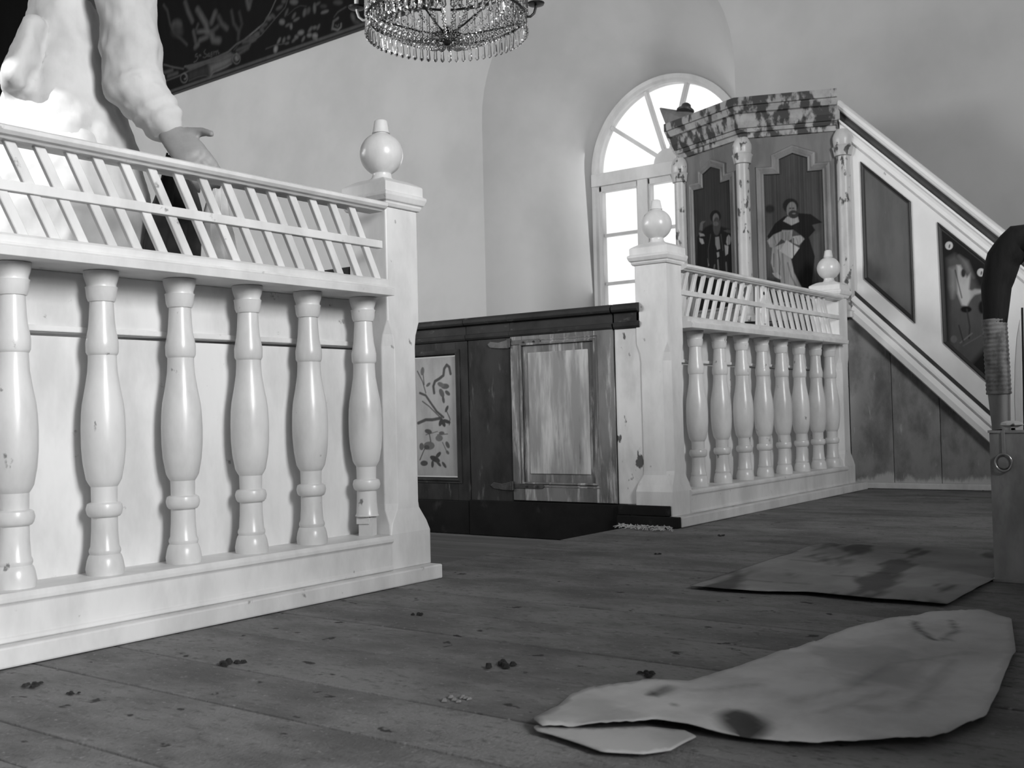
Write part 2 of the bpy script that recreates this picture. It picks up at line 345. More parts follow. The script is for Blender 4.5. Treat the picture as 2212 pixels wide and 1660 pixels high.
def slat_mesh(dx):
    m = MB(); w2 = .0108
    return m.rings([[(-w2-dx/2*k, -.006, -.087*-k), (w2-dx/2*k, -.006, .087*k), (w2-dx/2*k, .006, .087*k), (-w2-dx/2*k, .006, .087*k)] for k in (-1, 1)])
SLR = slat_mesh(.09).build('slat', WHITE); SLL = slat_mesh(-.09).build('slat', WHITE)
for o in (SLR, SLL):
    b = o.modifiers.new('bevel', 'BEVEL'); b.width = .0015; b.segments = 1
def balustrade(label, x0, x1, bals, slats, px0, px1, plate_end, broken=None):
    t = thing('altar_rail', ((x0+x1)/2, YB, 0), label, 'balustrade', 'altar rails')
    boxpart('plinth', WHITE, t, px0, px1, YB, 2.06, 0, .037, .004)
    m = MB().sweep([(x0, 0), (x1, 0)], [(-.030, .037), (-.026, .040), (-.026, .046), (-.030, .049), (-.030, .103), (-.027, .107), (-.024, .109), (-.024, .117), (-.030, .125), (-.16, .125), (-.16, .037)], lambda a, b, h: (a, YB+b, h))
    m.build('base_rail', WHITE, t, bevel=.0015)
    # boarding behind the balusters: two boards and a seam moulding
    boxpart('back_board', WHITE, t, x0, x1, 1.985, 2.01, .120, .594, .002)
    boxpart('back_board', WHITE, t, x0, x1, 1.983, 2.01, .600, .722, .002)
    boxpart('seam_moulding', WHITE, t, x0, x1, 1.976, 1.984, .602, .614, .002)
    m = MB().sweep([(x0, 0), (x1, 0)], [(-.005, .722), (-.003, .738), (-.009, .742), (-.009, .746), (-.024, .7465), (-.022, .760), (-.030, .766), (-.11, .766), (-.17, .746), (-.17, .722)], lambda a, b, h: (a, YB+b, h))
    m.build('lower_rail', WHITE, t, bevel=.001)
    m = MB().sweep([(x0, 0), (x1, 0)], [(-.038, .937), (-.034, .941), (-.026, .943), (-.020, .949), (-.020, .956), (-.026, .960), (-.092, .960), (-.098, .954), (-.098, .946), (-.085, .937)], lambda a, b, h: (a, YB+b, h))
    m.build('top_rail', WHITE, t, bevel=.001)
    boxpart('lattice_bar', WHITE, t, x0, x1, 1.884, 1.903, .845, .864, .0015)
    for i, bx in enumerate(bals):
        if broken == i:
            o = half_broken().build('baluster', WHITEB, t, smooth=35, org=(bx, 1.93, .127), local=True); o['label'] = 'baluster with a broken foot'
        else:
            o = bpy.data.objects.new('baluster', BALM); COL.objects.link(o); o.parent = t
        o.location = Vector((bx, 1.93, .125))-t.location; o.rotation_euler.z = random.uniform(0, 6)
    for sx, lean in slats:
        o = dup(SLR if lean > 0 else SLL, t, Vector((sx, 1.896, .852))-t.location, 'slat')
    return t
left_tops = [.97, 1.033, 1.091, 1.154, 1.210, 1.270, 1.332, 1.396, 1.458, 1.521, 1.585, 1.646, 1.708, 1.771, 1.836, 1.90]
lt = balustrade('white altar rail nearest the camera with lattice and six turned balusters', .25, 2.0,
    [.325, .508, .691, .874, 1.057, 1.240, 1.424, 1.605, 1.786, 1.972], [(.90-.062*k+.045, 1) for k in range(9)]+[(x+.045, 1) for x in left_tops], .22, 2.155, 0, broken=9)
make_post(lt, 2.078, 1.955)
make_post(lt, .18, 1.955)
rt_slats = [(3.664+.070*k-.045, -1) for k in range(9)]+[(4.386+.066*k+.045, 1) for k in range(11)]
rt = balustrade('white altar rail in front of the pulpit with turned balusters and split lattice', 3.60, 5.24,
    [3.779, 3.987, 4.195, 4.400, 4.606, 4.812, 5.018, 5.20], rt_slats, 3.47, 5.44, 0)
make_post(rt, 3.546, 1.955); make_post(rt, 5.295, 1.955)
# centre ornament of the far lattice: a small pierced spindle between two leaning shapes
om = MB(); om.extrude([(4.335+a, 1.885, .768+b) for a, b in [(-.012, 0), (.012, 0), (.020, .03), (.024, .05), (.017, .085), (.022, .10), (.016, .12), (.014, .172), (-.014, .172), (-.012, .12), (-.022, .10), (-.015, .085), (-.024, .05), (-.020, .03)]], (0, .012, 0))
orn = om.build('lattice_ornament', WHITE, rt, bevel=.002)
MB().lathe([(0, .008), (.01, .010), (.03, .012), (.05, .008), (.07, .004)], 14, (4.335, 1.882, .775)).build('ornament_drop', WHITEB, orn, smooth=40)
MB().lathe([(0, .0075), (.001, .0075)], 14, (0, 0, 0)).build('ornament_hole', DARKM, orn, org=(4.335, 1.8845, .905), local=True).rotation_euler.x = math.pi/2
for dx in (-.045, .045):
    MB().extrude([(4.335+dx+a, 1.89, .768+b) for a, b in [(-.018, 0), (.018, 0), (.012, .09), (.016, .10), (.010, .172), (-.010, .172), (-.016, .10), (-.012, .09)]], (0, .010, 0)).build('ornament_wing', WHITE, orn, bevel=.002)
for o in (SLR, SLL): bpy.data.objects.remove(o)
# ------------------------------------------------------------------ box pews beyond the opening
XP = 3.49
def pmap(y, z, h): return (XP-h, y, z)
def cap(parent, y0, y1, name='cap_rail'):
    prof = [(.727, -.02), (.727, .006), (.735, .012), (.748, .014), (.752, .004), (.785, .004), (.789, .020), (.797, .026), (.808, .026), (.819, .010), (.821, -.06), (.727, -.06)]
    MB().rings([[(XP-h, y, z) for z, h in prof] for y in (y0, y1)]).build(name, PEWCAP, parent, bevel=.0015)
def frame_panel(parent, y0, y1, z0, z1, mstile, mframe):
    MB().sweep([(y0, z0), (y1, z0), (y1, z1), (y0, z1)], [(.002, 0), (.002, .006), (-.004, .008), (-.008, .003), (-.014, .006), (-.020, .006), (-.024, 0)], pmap, True).build('panel_moulding', mframe, parent)
p1 = thing('box_pew', (XP, 2.36, -.07), 'dark box pew with a rubbed grey panelled door beside the altar rail', 'pew')
cap(p1, 2.121, 2.60); cap(p1, 2.60, 2.824); cap(p1, 2.004, 2.114)
boxpart('end_panel', WHITEW, p1, XP, XP+.03, 2.004, 2.116, .075, .727, .003)['label'] = 'chipped white end board'
dr = boxpart('pew_door', PEWM, p1, XP-.002, XP+.026, 2.121, 2.597, .075, .727, .003)
for nm, y0, y1, z0, z1 in (('door_stile', 2.121, 2.205, .077, .727), ('door_stile', 2.542, 2.597, .077, .727), ('door_rail', 2.206, 2.541, .077, .150), ('door_rail', 2.206, 2.541, .690, .727)):
    boxpart(nm, PEWM, dr, XP-.008, XP-.001, y0, y1, z0, z1, .0015)
boxpart('door_panel', DOORP, dr, XP-.007, XP+.0, 2.232, 2.514, .182, .660, .004)['label'] = 'pale rubbed door panel'
MB().sweep([(2.208, .152), (2.208, .688), (2.540, .688), (2.540, .152)], [(-.002, .0), (-.002, .012), (-.008, .014), (-.014, .006), (-.020, .010), (-.026, .004), (-.026, 0)], pmap, True).build('panel_moulding', PEWM, dr)
boxpart('fixed_board', PEWD, p1, XP, XP+.03, 2.601, 2.820, .068, .727, .003)
for z in (.134, .703):
    h = MB().extrude([(XP-.011, y, z+dz) for y, dz in [(2.61, -.009), (2.50, -.010), (2.455, -.009), (2.445, 0), (2.455, .009), (2.50, .010), (2.61, .009)]], (.004, 0, 0))
    h.lathe([(-.018, .008), (.018, .008)], 10, (XP-.013, 2.600, z)); hh = h.build('hinge_strap', IRON, p1, bevel=.001)
    MB().extrude([(XP-.005, y, z+dz) for y, dz in [(2.605, -.02), (2.66, -.018), (2.70, -.013), (2.715, 0), (2.70, .012), (2.66, .006), (2.605, .016)]], (.005, 0, 0)).build('hinge_leaf', IRON, hh, bevel=.001)
    for yy in (2.48, 2.53): MB().lathe([(-.0035, .004), (0, .005), (.0035, .002)], 8, (XP-.012, yy, z)).build('hinge_rivet', IRON, hh)
boxpart('plinth_board', DARKB, p1, XP-.012, XP+.02, 2.10, 2.824, -.07, .072, .003)
boxpart('plinth_end', DARKB, rt, 3.445, 3.469, 1.846, 2.10, 0, .038, .003)
boxpart('plinth_end', DARKB, rt, 3.456, 3.4695, 1.885, 2.10, .039, .076, .003)
boxpart('side_return', PEWD, p1, XP+.03, XP+1.2, 2.79, 2.82, -.07, .80, .003)
boxpart('seat', PEWD, p1, XP+.35, XP+1.2, 2.25, 2.56, .33, .36, .004)
p2 = thing('box_pew', (XP, 3.1, -.07), 'box pew front with a painted flower panel seen past the white post', 'pew')
cap(p2, 2.826, 5.20)
for nm, y0, y1, z0, z1 in (('stile', 2.824, 2.888, .066, .727), ('rail', 2.888, 5.20, .066, .160), ('rail', 2.888, 5.20, .672, .727), ('stile', 3.27, 5.20, .160, .672)):
    boxpart(nm, PEWD, p2, XP, XP+.03, y0, y1, z0, z1, .002)
MB().sweep([(2.886, .158), (2.886, .674), (3.272, .674), (3.272, .158)], [(-.002, .0), (-.002, .008), (-.008, .010), (-.014, .004), (-.020, .004), (-.020, -.006)], pmap, True).build('panel_moulding', PEWD, p2)
boxpart('plinth_board', DARKB, p2, XP-.010, XP+.02, 2.826, 5.20, -.07, .066, .003)
boxpart('side_return', PEWD, p2, XP+.03, XP+1.2, 5.17, 5.20, -.07, .80, .003)
cv = Canvas((XP+.008, 3.262, .166), (0, -1, 0), (0, 0, 1), .368, .50, 150, 200, .34)
z7 = lambda L: [(880+a/2.766, 600+b/2.766) for a, b in L]
D = .07
for pts, wd in (([(258, 575), (250, 535), (235, 522), (220, 545), (215, 585), (190, 605), (165, 620), (155, 650), (160, 690)], 5), ([(75, 690), (110, 705), (140, 750), (175, 800), (215, 835)], 4), ([(90, 740), (130, 770), (200, 840)], 2),
                ([(65, 870), (110, 850), (150, 850), (200, 840)], 5), ([(250, 880), (255, 845), (235, 800)], 2), ([(75, 1090), (100, 1030), (140, 980), (130, 930)], 2), ([(60, 560), (90, 620), (110, 690)], 2), ([(90, 540), (100, 640)], 2),
                ([(180, 940), (240, 935)], 1.5), ([(210, 985), (235, 1040)], 1.5), ([(110, 940), (180, 920)], 1.2)): cv.stroke(z7(pts), wd, D, .003)
for (a, b, rx, ry, an_, v) in [(215, 870, 9, 4, 1.2, .05), (200, 865, 9, 4, 1.9, .05), (235, 860, 9, 4, .4, .05), (235, 785, 8, 3, -1.2, .06), (205, 690, 10, 5, 1.2, .10), (225, 650, 9, 6, 0, .09), (200, 640, 8, 5, .5, .12), (240, 690, 7, 4, .8, .08), (215, 730, 8, 3, 1.4, .08),
        (125, 920, 8, 5, .3, .08), (130, 1005, 12, 9, 0, .13), (115, 1015, 6, 5, 0, .07), (190, 960, 8, 7, 0, .14), (205, 930, 6, 4, 0, .1), (240, 1000, 8, 4, 1.2, .09), (240, 1045, 5, 3, 1, .1), (165, 1085, 12, 6, .5, .05), (185, 1060, 8, 4, -.9, .06), (185, 1110, 9, 3, .9, .06), (220, 1120, 8, 3, 1.0, .07), (150, 1115, 8, 3, 1.6, .06), (100, 1110, 8, 6, 0, .07), (90, 560, 4, 9, .1, .12), (85, 1010, 5, 8, 0, .1), (125, 640, 6, 3, -.8, .1)]:
    cv.ell(z7([(a, b)])[0], rx, ry, v, an_, .003)
cv.build('flower_panel', PAINT, p2)['label'] = 'cream panel painted with dark flowers and ribbon'
# pew on the near side of the aisle, only its cap shows through the lattice
p3 = thing('box_pew', (2.1, 2.6, -.07), 'dark box pew behind the near altar rail', 'pew')
boxpart('pew_front', PEWD, p3, 2.10, 2.13, 2.08, 4.4, -.07, .76, .003); boxpart('cap_rail', PEWCAP, p3, 2.07, 2.15, 2.07, 4.4, .76, .825, .006)
struct(MB().box(.4, 2.06, 2.09, 4.4, -.07, .13).build('floor_pew_platform', NFLOOR, bevel=.003))
# ------------------------------------------------------------------ pulpit
PC = np.array([5.96, 2.40]); PR = .65
def pv(deg, r=PR): a = math.radians(deg); return PC+r*np.array([math.cos(a), math.sin(a)])
pul = thing('pulpit', (5.75, 2.40, 0), 'octagonal marbled pulpit with painted saints between columns', 'pulpit')
pts = [pv(225), pv(180), pv(135), pv(90), np.array([XW-.02, pv(90)[1]]), np.array([XW-.02, pv(225)[1]])]
body = MB(); body.rings([[(q[0]*1+(PC[0]-q[0])*s_, q[1]+(PC[1]-q[1])*s_, z) for q in pts] for z, s_ in ((.62, .55), (.80, .12), (.86, 0), (1.90, 0))])
body.build('body', GREYP, pul)
MB().rings([[(PC[0]+.16*math.cos(t)+.05, PC[1]+.16*math.sin(t), z) for t in np.linspace(0, 2*math.pi, 9)[:-1]] for z in (0, .64)]).build('foot', GREYP, pul)
# cornice along the facets
lineu = [pv(225)+(pv(180)-pv(225))*.04, pv(180), pv(135), pv(90), np.array([XW-.02, pv(90)[1]])]
cprof = [(0, 1.835), (.012, 1.838), (.016, 1.862), (.026, 1.866), (.030, 1.880), (.030, 1.884), (.040, 1.886), (.052, 1.915), (.060, 1.950), (.062, 1.954), (.074, 1.958), (.082, 1.985), (.082, 1.990), (.092, 1.993), (.092, 2.035), (.03, 2.045), (0, 2.045), (-.08, 2.045), (-.08, 1.835)]
lc = [np.array(p) for p in lineu]
MB().sweep([(p[0], p[1]) for p in lc], [(-o, h) for o, h in cprof], lambda a, b, h: (a, b, h)).build('cornice', BLOTCH, pul, bevel=.001)
def column(parent, c, z0=.92):
    prof = [(z0-.05, .05), (z0-.02, .05), (z0-.015, .042), (z0, .036), (1.70, .034), (1.703, .044), (1.715, .046), (1.735, .050), (1.748, .055), (1.752, .050), (1.758, .046), (1.78, .050), (1.80, .050), (1.82, .042), (1.84, .030)]
    return MB().lathe(prof, 24, (c[0], c[1], 0)).build('column', MARBLE, parent, smooth=40)
for a in (180, 225, 135): column(pul, pv(a, PR+.012))
z1f = lambda L: [(1380+a/3.608, 180+b/3.608) for a, b in L]
def facet(a1, a2, which):
    A, B = pv(a1), pv(a2); L = np.linalg.norm(B-A); u = (B-A)/L; n = np.array([u[1], -u[0]])
    if n@(A-PC) < 0: n = -n
    def fm(s, z, e): return (A[0]+u[0]*s+n[0]*e, A[1]+u[1]*s+n[1]*e, z)
    out = [(.100, .965), (.398, .965), (.398, 1.642), (.324, 1.640), (.325, 1.712), (.250, 1.742), (.180, 1.714), (.181, 1.638), (.100, 1.640)]
    MB().sweep(out, [(0, 0), (.0, .010), (.008, .014), (.016, .006), (.028, .012), (.036, .010), (.042, 0)], fm, True).build('arched_moulding', MOULD, pul)
    MB().sweep(out, [(-.004, 0), (-.004, .008), (.004, .011), (.004, 0)], fm, True).build('inner_bead', DARKM, pul)
    if which == 'R': U = u; P0 = fm(.09, .955, .004); s0 = .09
    else: U = u; P0 = fm(.09, .955, .004); s0 = .09
    c = Canvas(P0, (U[0], U[1], 0), (0, 0, 1), .32, .80, 110, 270, .055 if which == 'R' else .036)
    if which == 'R': paint_right(c)
    else: paint_left(c)
    c.A *= (1+.18*rng.standard_normal((1, c.A.shape[1])))
    c.build('saint_painting', PAINT, pul, keep=c.inside([(p[0]-s0, p[1]-.955) for p in out]))['label'] = 'painted saint holding an open book' if which == 'R' else 'painted bearded saint with raised hand'
def paint_right(c):
    F = lambda pts, v, s=.005, al=1: c.poly(z1f(pts), v, s, al)
    c.ell(z1f([(1200, 960)])[0], 28, 22, .05, 0, .02, .7); F([(990, 1180), (1060, 1100), (1050, 1300), (1000, 1500), (990, 1500)], .085, .02, .7); F([(1340, 1180), (1420, 1150), (1425, 1500), (1360, 1560)], .085, .02, .6)
    F([(980, 1520), (1430, 1560), (1430, 1700), (980, 1700)], .03, .02)
    F([(1130, 1040), (1060, 1095), (1000, 1195), (1015, 1215), (1100, 1160), (1200, 1140), (1290, 1205), (1240, 1300), (1190, 1370), (1200, 1450), (1270, 1590), (1345, 1600), (1372, 1350), (1325, 1200), (1375, 1145), (1350, 1105), (1430, 1085), (1340, 1020), (1240, 1012)], .011)
    F([(1000, 1228), (1050, 1180), (1115, 1152), (1115, 1210), (1070, 1265), (1015, 1260)], .24); F([(1195, 1195), (1260, 1185), (1292, 1215), (1250, 1262), (1195, 1245)], .26)
    F([(1115, 1145), (1200, 1145), (1190, 1215), (1150, 1240), (1115, 1215)], .22); F([(1015, 1250), (1070, 1255), (1060, 1290), (1020, 1275)], .22)
    F([(1040, 1285), (1130, 1245), (1185, 1370), (1210, 1480), (1285, 1620), (1110, 1600), (1100, 1480), (1060, 1500), (1030, 1400)], .26)
    for a in ([(1085, 1300), (1100, 1400), (1095, 1480)], [(1120, 1330), (1130, 1480), (1140, 1590)], [(1160, 1400), (1185, 1500), (1230, 1590)], [(1050, 1330), (1050, 1430)]): c.stroke(z1f(a), 2.5, .09, .005, .8)
    F([(1150, 1222), (1252, 1285), (1192, 1368), (1098, 1308)], .36, .004); c.stroke(z1f([(1205, 1210), (1205, 1350)]), 2, .03, .003)
    F([(1040, 1480), (1080, 1475), (1115, 1515), (1100, 1530), (1060, 1510)], .3, .003)
    F([(1125, 1075), (1155, 1040), (1240, 1040), (1250, 1080), (1190, 1108)], .26); c.ell(z1f([(1182, 955)])[0], 17, 16, .016, 0, .006); c.ell(z1f([(1190, 985)])[0], 11, 17, .15, .1, .005)
    c.ell(z1f([(1205, 1022)])[0], 11, 9, .03, 0, .006); c.ell(z1f([(1180, 975)])[0], 2.5, 1.5, .03); c.ell(z1f([(1203, 975)])[0], 2.5, 1.5, .03); c.ell(z1f([(1208, 1016)])[0], 4, 1.5, .14); c.ell(z1f([(1020, 980)])[0], 10, 9, .02, 0, .012)
    for a in ([(1120, 1165), (1120, 1210)], [(1145, 1160), (1145, 1225)], [(1170, 1160), (1165, 1225)], [(1050, 1190), (1070, 1250)], [(1225, 1200), (1240, 1250)]): c.stroke(z1f(a), 1.6, .10, .004, .8)
def paint_left(c):
    F = lambda pts, v, s=.005, al=1: c.poly(z1f(pts), v, s, al)
    F([(455, 1200), (520, 1120), (565, 1100), (650, 1120), (745, 1150), (750, 1900), (440, 1900)], .010, .012)
    c.ell(z1f([(597, 1040)])[0], 12, 14, .012); c.ell(z1f([(600, 1060)])[0], 7, 13, .12, 0, .005); c.ell(z1f([(606, 1115)])[0], 8, 20, .05, 0, .008); c.ell(z1f([(600, 1095)])[0], 6, 5, .09)
    F([(470, 1145), (478, 1090), (495, 1075), (520, 1075), (500, 1095), (495, 1150)], .11); F([(468, 1165), (505, 1175), (515, 1190), (475, 1195)], .22); F([(470, 1205), (500, 1215), (510, 1250), (490, 1255), (475, 1235)], .26)
    F([(595, 1200), (625, 1195), (635, 1290), (610, 1300), (597, 1260)], .2); F([(605, 1320), (625, 1315), (628, 1350), (612, 1360)], .22); F([(680, 1240), (685, 1200), (700, 1180), (725, 1210), (710, 1255), (690, 1265)], .2); F([(668, 1260), (700, 1270), (695, 1330), (675, 1345)], .24)
    F([(660, 1150), (690, 1140), (740, 1150), (740, 1175), (690, 1165)], .05); F([(535, 1365), (550, 1420), (540, 1430)], .15); c.stroke(z1f([(615, 1380), (625, 1500), (640, 1560)]), 3, .12, .005)
    c.stroke(z1f([(560, 1180), (540, 1300), (545, 1400)]), 2, .04, .006); c.stroke(z1f([(640, 1180), (655, 1300)]), 2, .045, .006); c.stroke(z1f([(590, 1420), (570, 1560)]), 3, .09, .006); c.stroke(z1f([(680, 1400), (690, 1560)]), 3, .10, .006)
facet(180, 225, 'R'); facet(135, 180, 'L')
for a1, a2 in ((180, 225), (135, 180)):
    A, B = pv(a1, PR+.006), pv(a2, PR+.006); sg = -1
    for zz in (.90,): MB().sweep([(A[0], A[1]), (B[0], B[1])] if a1 == 180 else [(A[0], A[1]), (B[0], B[1])], [(.01*sg, zz-.03), (-.012*sg, zz-.03), (-.016*sg, zz-.01), (-.006*sg, zz+.03), (.01*sg, zz+.03)], lambda a, b, h: (a, b, h)).build('base_moulding', MOULD, pul)
# book rest on the pulpit ledge
br = thing('book_rest', (5.62, 2.92, 2.04), 'slanting wooden book rest on the pulpit ledge against the window', 'book rest')
bq = lambda a, b, x: on_plane(a, b, (x, 0, 0), (1, 0, 0))
MB().extrude([bq(1446, 292, 5.54), bq(1516, 275, 5.54), bq(1514, 248, 5.66), bq(1424, 234, 5.66)], (.014, 0, .008)).build('board', MOULD, br, bevel=.002)
MB().tube([(5.66, 2.90, 1.95), (5.66, 2.90, 2.10)], .012, 8).build('support', MOULD, br)
kn = tag(MB().lathe([(0, .05), (.012, .052), (.022, .040), (.030, .030), (.048, .026), (.056, .016), (.060, .001)], 16).build('lamp_base', IRON, None, smooth=40, org=tuple(bq(1480, 243, 5.675)), local=True), 'small dark knob standing on the book rest', 'knob')
kn.rotation_euler = (.05, .3, 0)
# ------------------------------------------------------------------ pulpit stair
XSt = 5.50
st = thing('pulpit_stair', (XSt, 1.45, 0), 'white pulpit stair with sloping handrail and inset painted panels', 'staircase')
Y0s, Y1s = .90, 1.945
def LZ(y): return y+.05
def band(name, m, top, bot, x0, x1, bevel=.003, y0=Y0s, y1=Y1s):
    pts = [(x0, y0, LZ(y0)+bot), (x0, y1, LZ(y1)+bot), (x0, y1, LZ(y1)+top), (x0, y0, LZ(y0)+top)]
    return MB().extrude(pts, (x1-x0, 0, 0)).build(name, m, st, bevel=bevel)
band('side_panel', STAIRW, -.10, -.965, XSt, XSt+.03)
MB().sweep([(Y0s, LZ(Y0s)), (Y1s, LZ(Y1s))], [(0, .04), (0, -.02), (-.006, -.028), (-.016, -.03), (-.030, -.026), (-.036, -.012), (-.036, .04)], lambda a, b, h: (XSt+h, a+0*b, b)).v if False else None
hr = MB()
hp = [(0, .045), (.004, .02), (0, -.012), (-.008, -.026), (-.020, -.030), (-.032, -.024), (-.038, -.010), (-.040, .045)]
hr.rings([[(XSt+h, y, LZ(y)+z*1.4) for z, h in hp] for y in (Y0s, Y1s)]).build('handrail', STAIRW, st, smooth=40)
band('rail_gap_shade', STAIRD, -.05, -.105, XSt-.002, XSt+.03, .001)  # gap below the handrail, its shade put in as a dark strip
mp_ = [(-.100, 0), (-.100, -.016), (-.112, -.020), (-.122, -.014), (-.140, -.010), (-.165, -.012), (-.175, -.004), (-.175, 0)]
MB().rings([[(XSt+h, y, LZ(y)+z) for z, h in mp_] for y in (Y0s, Y1s)]).build('upper_moulding', STAIRW, st)
sp_ = [(-.965, .03), (-.965, -.010), (-.985, -.030), (-1.00, -.034), (-1.015, -.022), (-1.02, -.024), (-1.05, -.040), (-1.085, -.040), (-1.095, -.026), (-1.10, 0), (-1.10, .03)]
MB().rings([[(XSt+h, y, LZ(y)+z) for z, h in sp_] for y in (Y0s+.12, Y1s)]).build('string_moulding', STAIRW, st, smooth=30)
band('string_dark_line', STAIRD, -.940, -.964, XSt-.003, XSt+.02, .001)
def spoly(pts, inset=0): return [(y, z) for y, z in pts]
pA = [(1.837, 1.643), (1.611, 1.420), (1.609, .838), (1.837, 1.066)]
pB = [(1.470, 1.287), (1.225, 1.045), (1.225, .475), (1.462, .718)]
def stair_map(y, z, h): return (XSt-h, y, z)
MB().extrude([(XSt-.003, y, z) for y, z in pA], (.01, 0, 0)).build('grey_panel', DPANEL, st)
for P in (pA, pB):
    MB().sweep(P, [(.008, 0), (.008, .008), (.002, .011), (-.004, .006), (-.010, .004), (-.010, 0)], stair_map, True).build('panel_bead', DARKM, st)
cs = Canvas((XSt-.004, 1.475, .47), (0, -1, 0), (0, 0, 1), .255, .83, 120, 380, .014)
z4 = lambda L: [(1780+a/3.192, 180+b/3.192) for a, b in L]; z5 = lambda L: [(1780+a/3.192, 600+b/3.192) for a, b in L]
cs.poly(z4([(850, 1210), (900, 1180), (1000, 1260), (1060, 1400), (1130, 1450), (1130, 1800), (960, 2000), (870, 1800), (860, 1400)]), .075, .03)
cs.poly(z4([(915, 1255), (940, 1255), (985, 1340), (1010, 1310), (1000, 1420), (1030, 1450), (985, 1540), (950, 1530), (920, 1450), (915, 1360)]), .40, .012)
cs.poly(z4([(1000, 1440), (1040, 1420), (1095, 1425), (1090, 1445), (1040, 1460), (1010, 1490)]), .33, .012); cs.poly(z4([(870, 1280), (905, 1270), (910, 1420), (885, 1480), (868, 1400)]), .22, .03); cs.poly(z4([(930, 1190), (990, 1230), (1030, 1340), (990, 1300)]), .15, .025)
cs.ell(z4([(980, 1560)])[0], 12, 7, .006, 0, .008); cs.ell(z4([(1090, 1545)])[0], 8, 14, .008, 0, .01); cs.ell(z4([(960, 1310)])[0], 5, 9, .03, 0, .008); cs.stroke(z4([(985, 1560), (1005, 1680), (1000, 1760)]), 3, .03, .006); cs.stroke(z4([(905, 1290), (950, 1480)]), 2, .03, .006)
cs.stroke(z5([(940, 450), (1020, 385)]), 2.5, .16, .006); cs.stroke(z5([(960, 470), (1080, 400)]), 2, .12, .006); cs.stroke(z5([(930, 330), (960, 440)]), 2, .02, .006)
for c_ in ((862, 1120), (1082, 1305)): cs.ell(z4([c_])[0], 8.4, 9, .5, 0, .004); cs.ell(z4([(c_[0]+3, c_[1]+4)])[0], 1.6, 4.5, .06, .2, .004)
cs.ell(z5([(895, 425)])[0], 7, 8, .12, 0, .006)
cs.build('flower_panel', PAINT, st, keep=cs.inside([(1.475-y, z-.47) for y, z in pB]))['label'] = 'dark panel painted with pale leaves and round studs'
# lower boarding
ys = [1.945, 1.731, 1.502, 1.27, 1.04]
for a, b in zip(ys, ys[1:]):
    pts = [(XSt+.004, b+.0015, .03), (XSt+.004, a-.0015, .03), (XSt+.004, a-.0015, LZ(a)-1.09), (XSt+.004, b+.0015, max(LZ(b)-1.09, .031))]
    MB().extrude(pts, (.022, 0, 0)).build('plank', PLANKM, st, bevel=.002)
boxpart('foot_strip', WHITEW, st, XSt-.012, XSt+.02, .95, 1.93, 0, .03, .004)
for k in range(6): boxpart('tread', MOULD, st, XSt+.03, XW-.03, .95+k*.17, 1.14+k*.17, .05+k*.17, .085+k*.17, .004)
# ------------------------------------------------------------------ wall painting
pt = thing('wall_painting', (XW, 8.4, 3.5), 'large dark painting with scrolled cartouche hanging high on the wall', 'painting')
PX = XW-.05; e0 = on_plane(359, 206, (PX, 0, 0), (1, 0, 0)); e1 = on_plane(800, 53, (PX, 0, 0), (1, 0, 0))
zb = lambda y: e0[2]+(e1[2]-e0[2])*(y-e0[1])/(e1[1]-e0[1])
pyA, pyB = 12.6, 5.2
Uv = np.array([0, pyB-pyA, zb(pyB)-zb(pyA)]); Wd = np.linalg.norm(Uv); Uv /= Wd; Vv = np.array([0, -Uv[2], Uv[1]])*-1
cw = Canvas((PX, pyA, zb(pyA)), Uv, Vv, Wd, 1.95, 860, 234, .0045)
zA = lambda L: [(300+a/8.3, b/8.3) for a, b in L]; zB = lambda L: [(540+a/7.373, b/7.373) for a, b in L]
ST = lambda pts, wd, v, f=zA, s=.012, al=1: cw.stroke(f(pts), wd, v, s, al)
ED = [on_plane(x_, y_, (PX, 0, 0), (1, 0, 0)) for x_, y_ in ((360, 204), (800, 53))]
cw.blend(np.clip(.5-(cw.X[..., 1]-.035)/.015, 0, 1), .05)      # frayed lighter edge
cw.blend(np.clip(.5-(cw.X[..., 1]-.012)/.006, 0, 1), .02)
# cartouche band
ST([(450, 1160), (620, 1205), (800, 1235)], 2, .05); ST([(460, 1460), (700, 1370), (900, 1270), (1240, 1130), (1450, 1080), (1680, 980)], 1.6, .055); ST([(820, 1195), (1000, 1160), (1220, 1090), (1430, 1010), (1600, 930), (1750, 790), (1880, 720), (2158, 490)], 2.2, .06)
cw.poly(zA([(820, 1190), (1240, 1085), (1440, 1010), (1650, 930), (1680, 980), (1440, 1070), (1240, 1130), (900, 1260)]), .05, .02)
cw.poly(zA([(1250, 1160), (1690, 990), (1660, 1120), (1560, 1190), (1340, 1290), (1270, 1380)]), .075, .06); cw.poly(zA([(900, 1290), (1250, 1170), (1260, 1340), (1000, 1410), (890, 1440)]), .022, .05)
ST([(1660, 1140), (1560, 1200), (1330, 1300), (1275, 1385)], 1.4, .09); ST([(1275, 1385), (1200, 1350), (1060, 1380), (900, 1450)], 1.2, .04)
for (cx_, cy_, r_) in ((1750, 1055, 75), (810, 1400, 70)):
    t_ = np.linspace(-1.6, 4.9, 22); ST([(cx_+r_*(1-.09*k)*math.cos(q), cy_+r_*1.25*(1-.09*k)*math.sin(q)) for k, q in enumerate(t_[:10])], 1.6, .10); ST([(cx_+r_*.9*math.cos(q), cy_+r_*1.2*math.sin(q)) for q in np.linspace(0, 6.3, 16)], 1.4, .08)
cw.ell(zA([(1750, 1040)])[0], 4, 6, .09, 0, .03)
ST([(1700, 900), (1800, 780), (2158, 570)], 1, .04)
for pts in ([(1760, 900), (1990, 800)], [(1800, 960), (1960, 860)], [(1870, 760), (2090, 700)], [(2000, 680), (2140, 620)], [(430, 1310), (600, 1260)], [(520, 1370), (690, 1310)], [(340, 1230), (400, 1190)]): ST(pts, 4, .045, zA, .03)
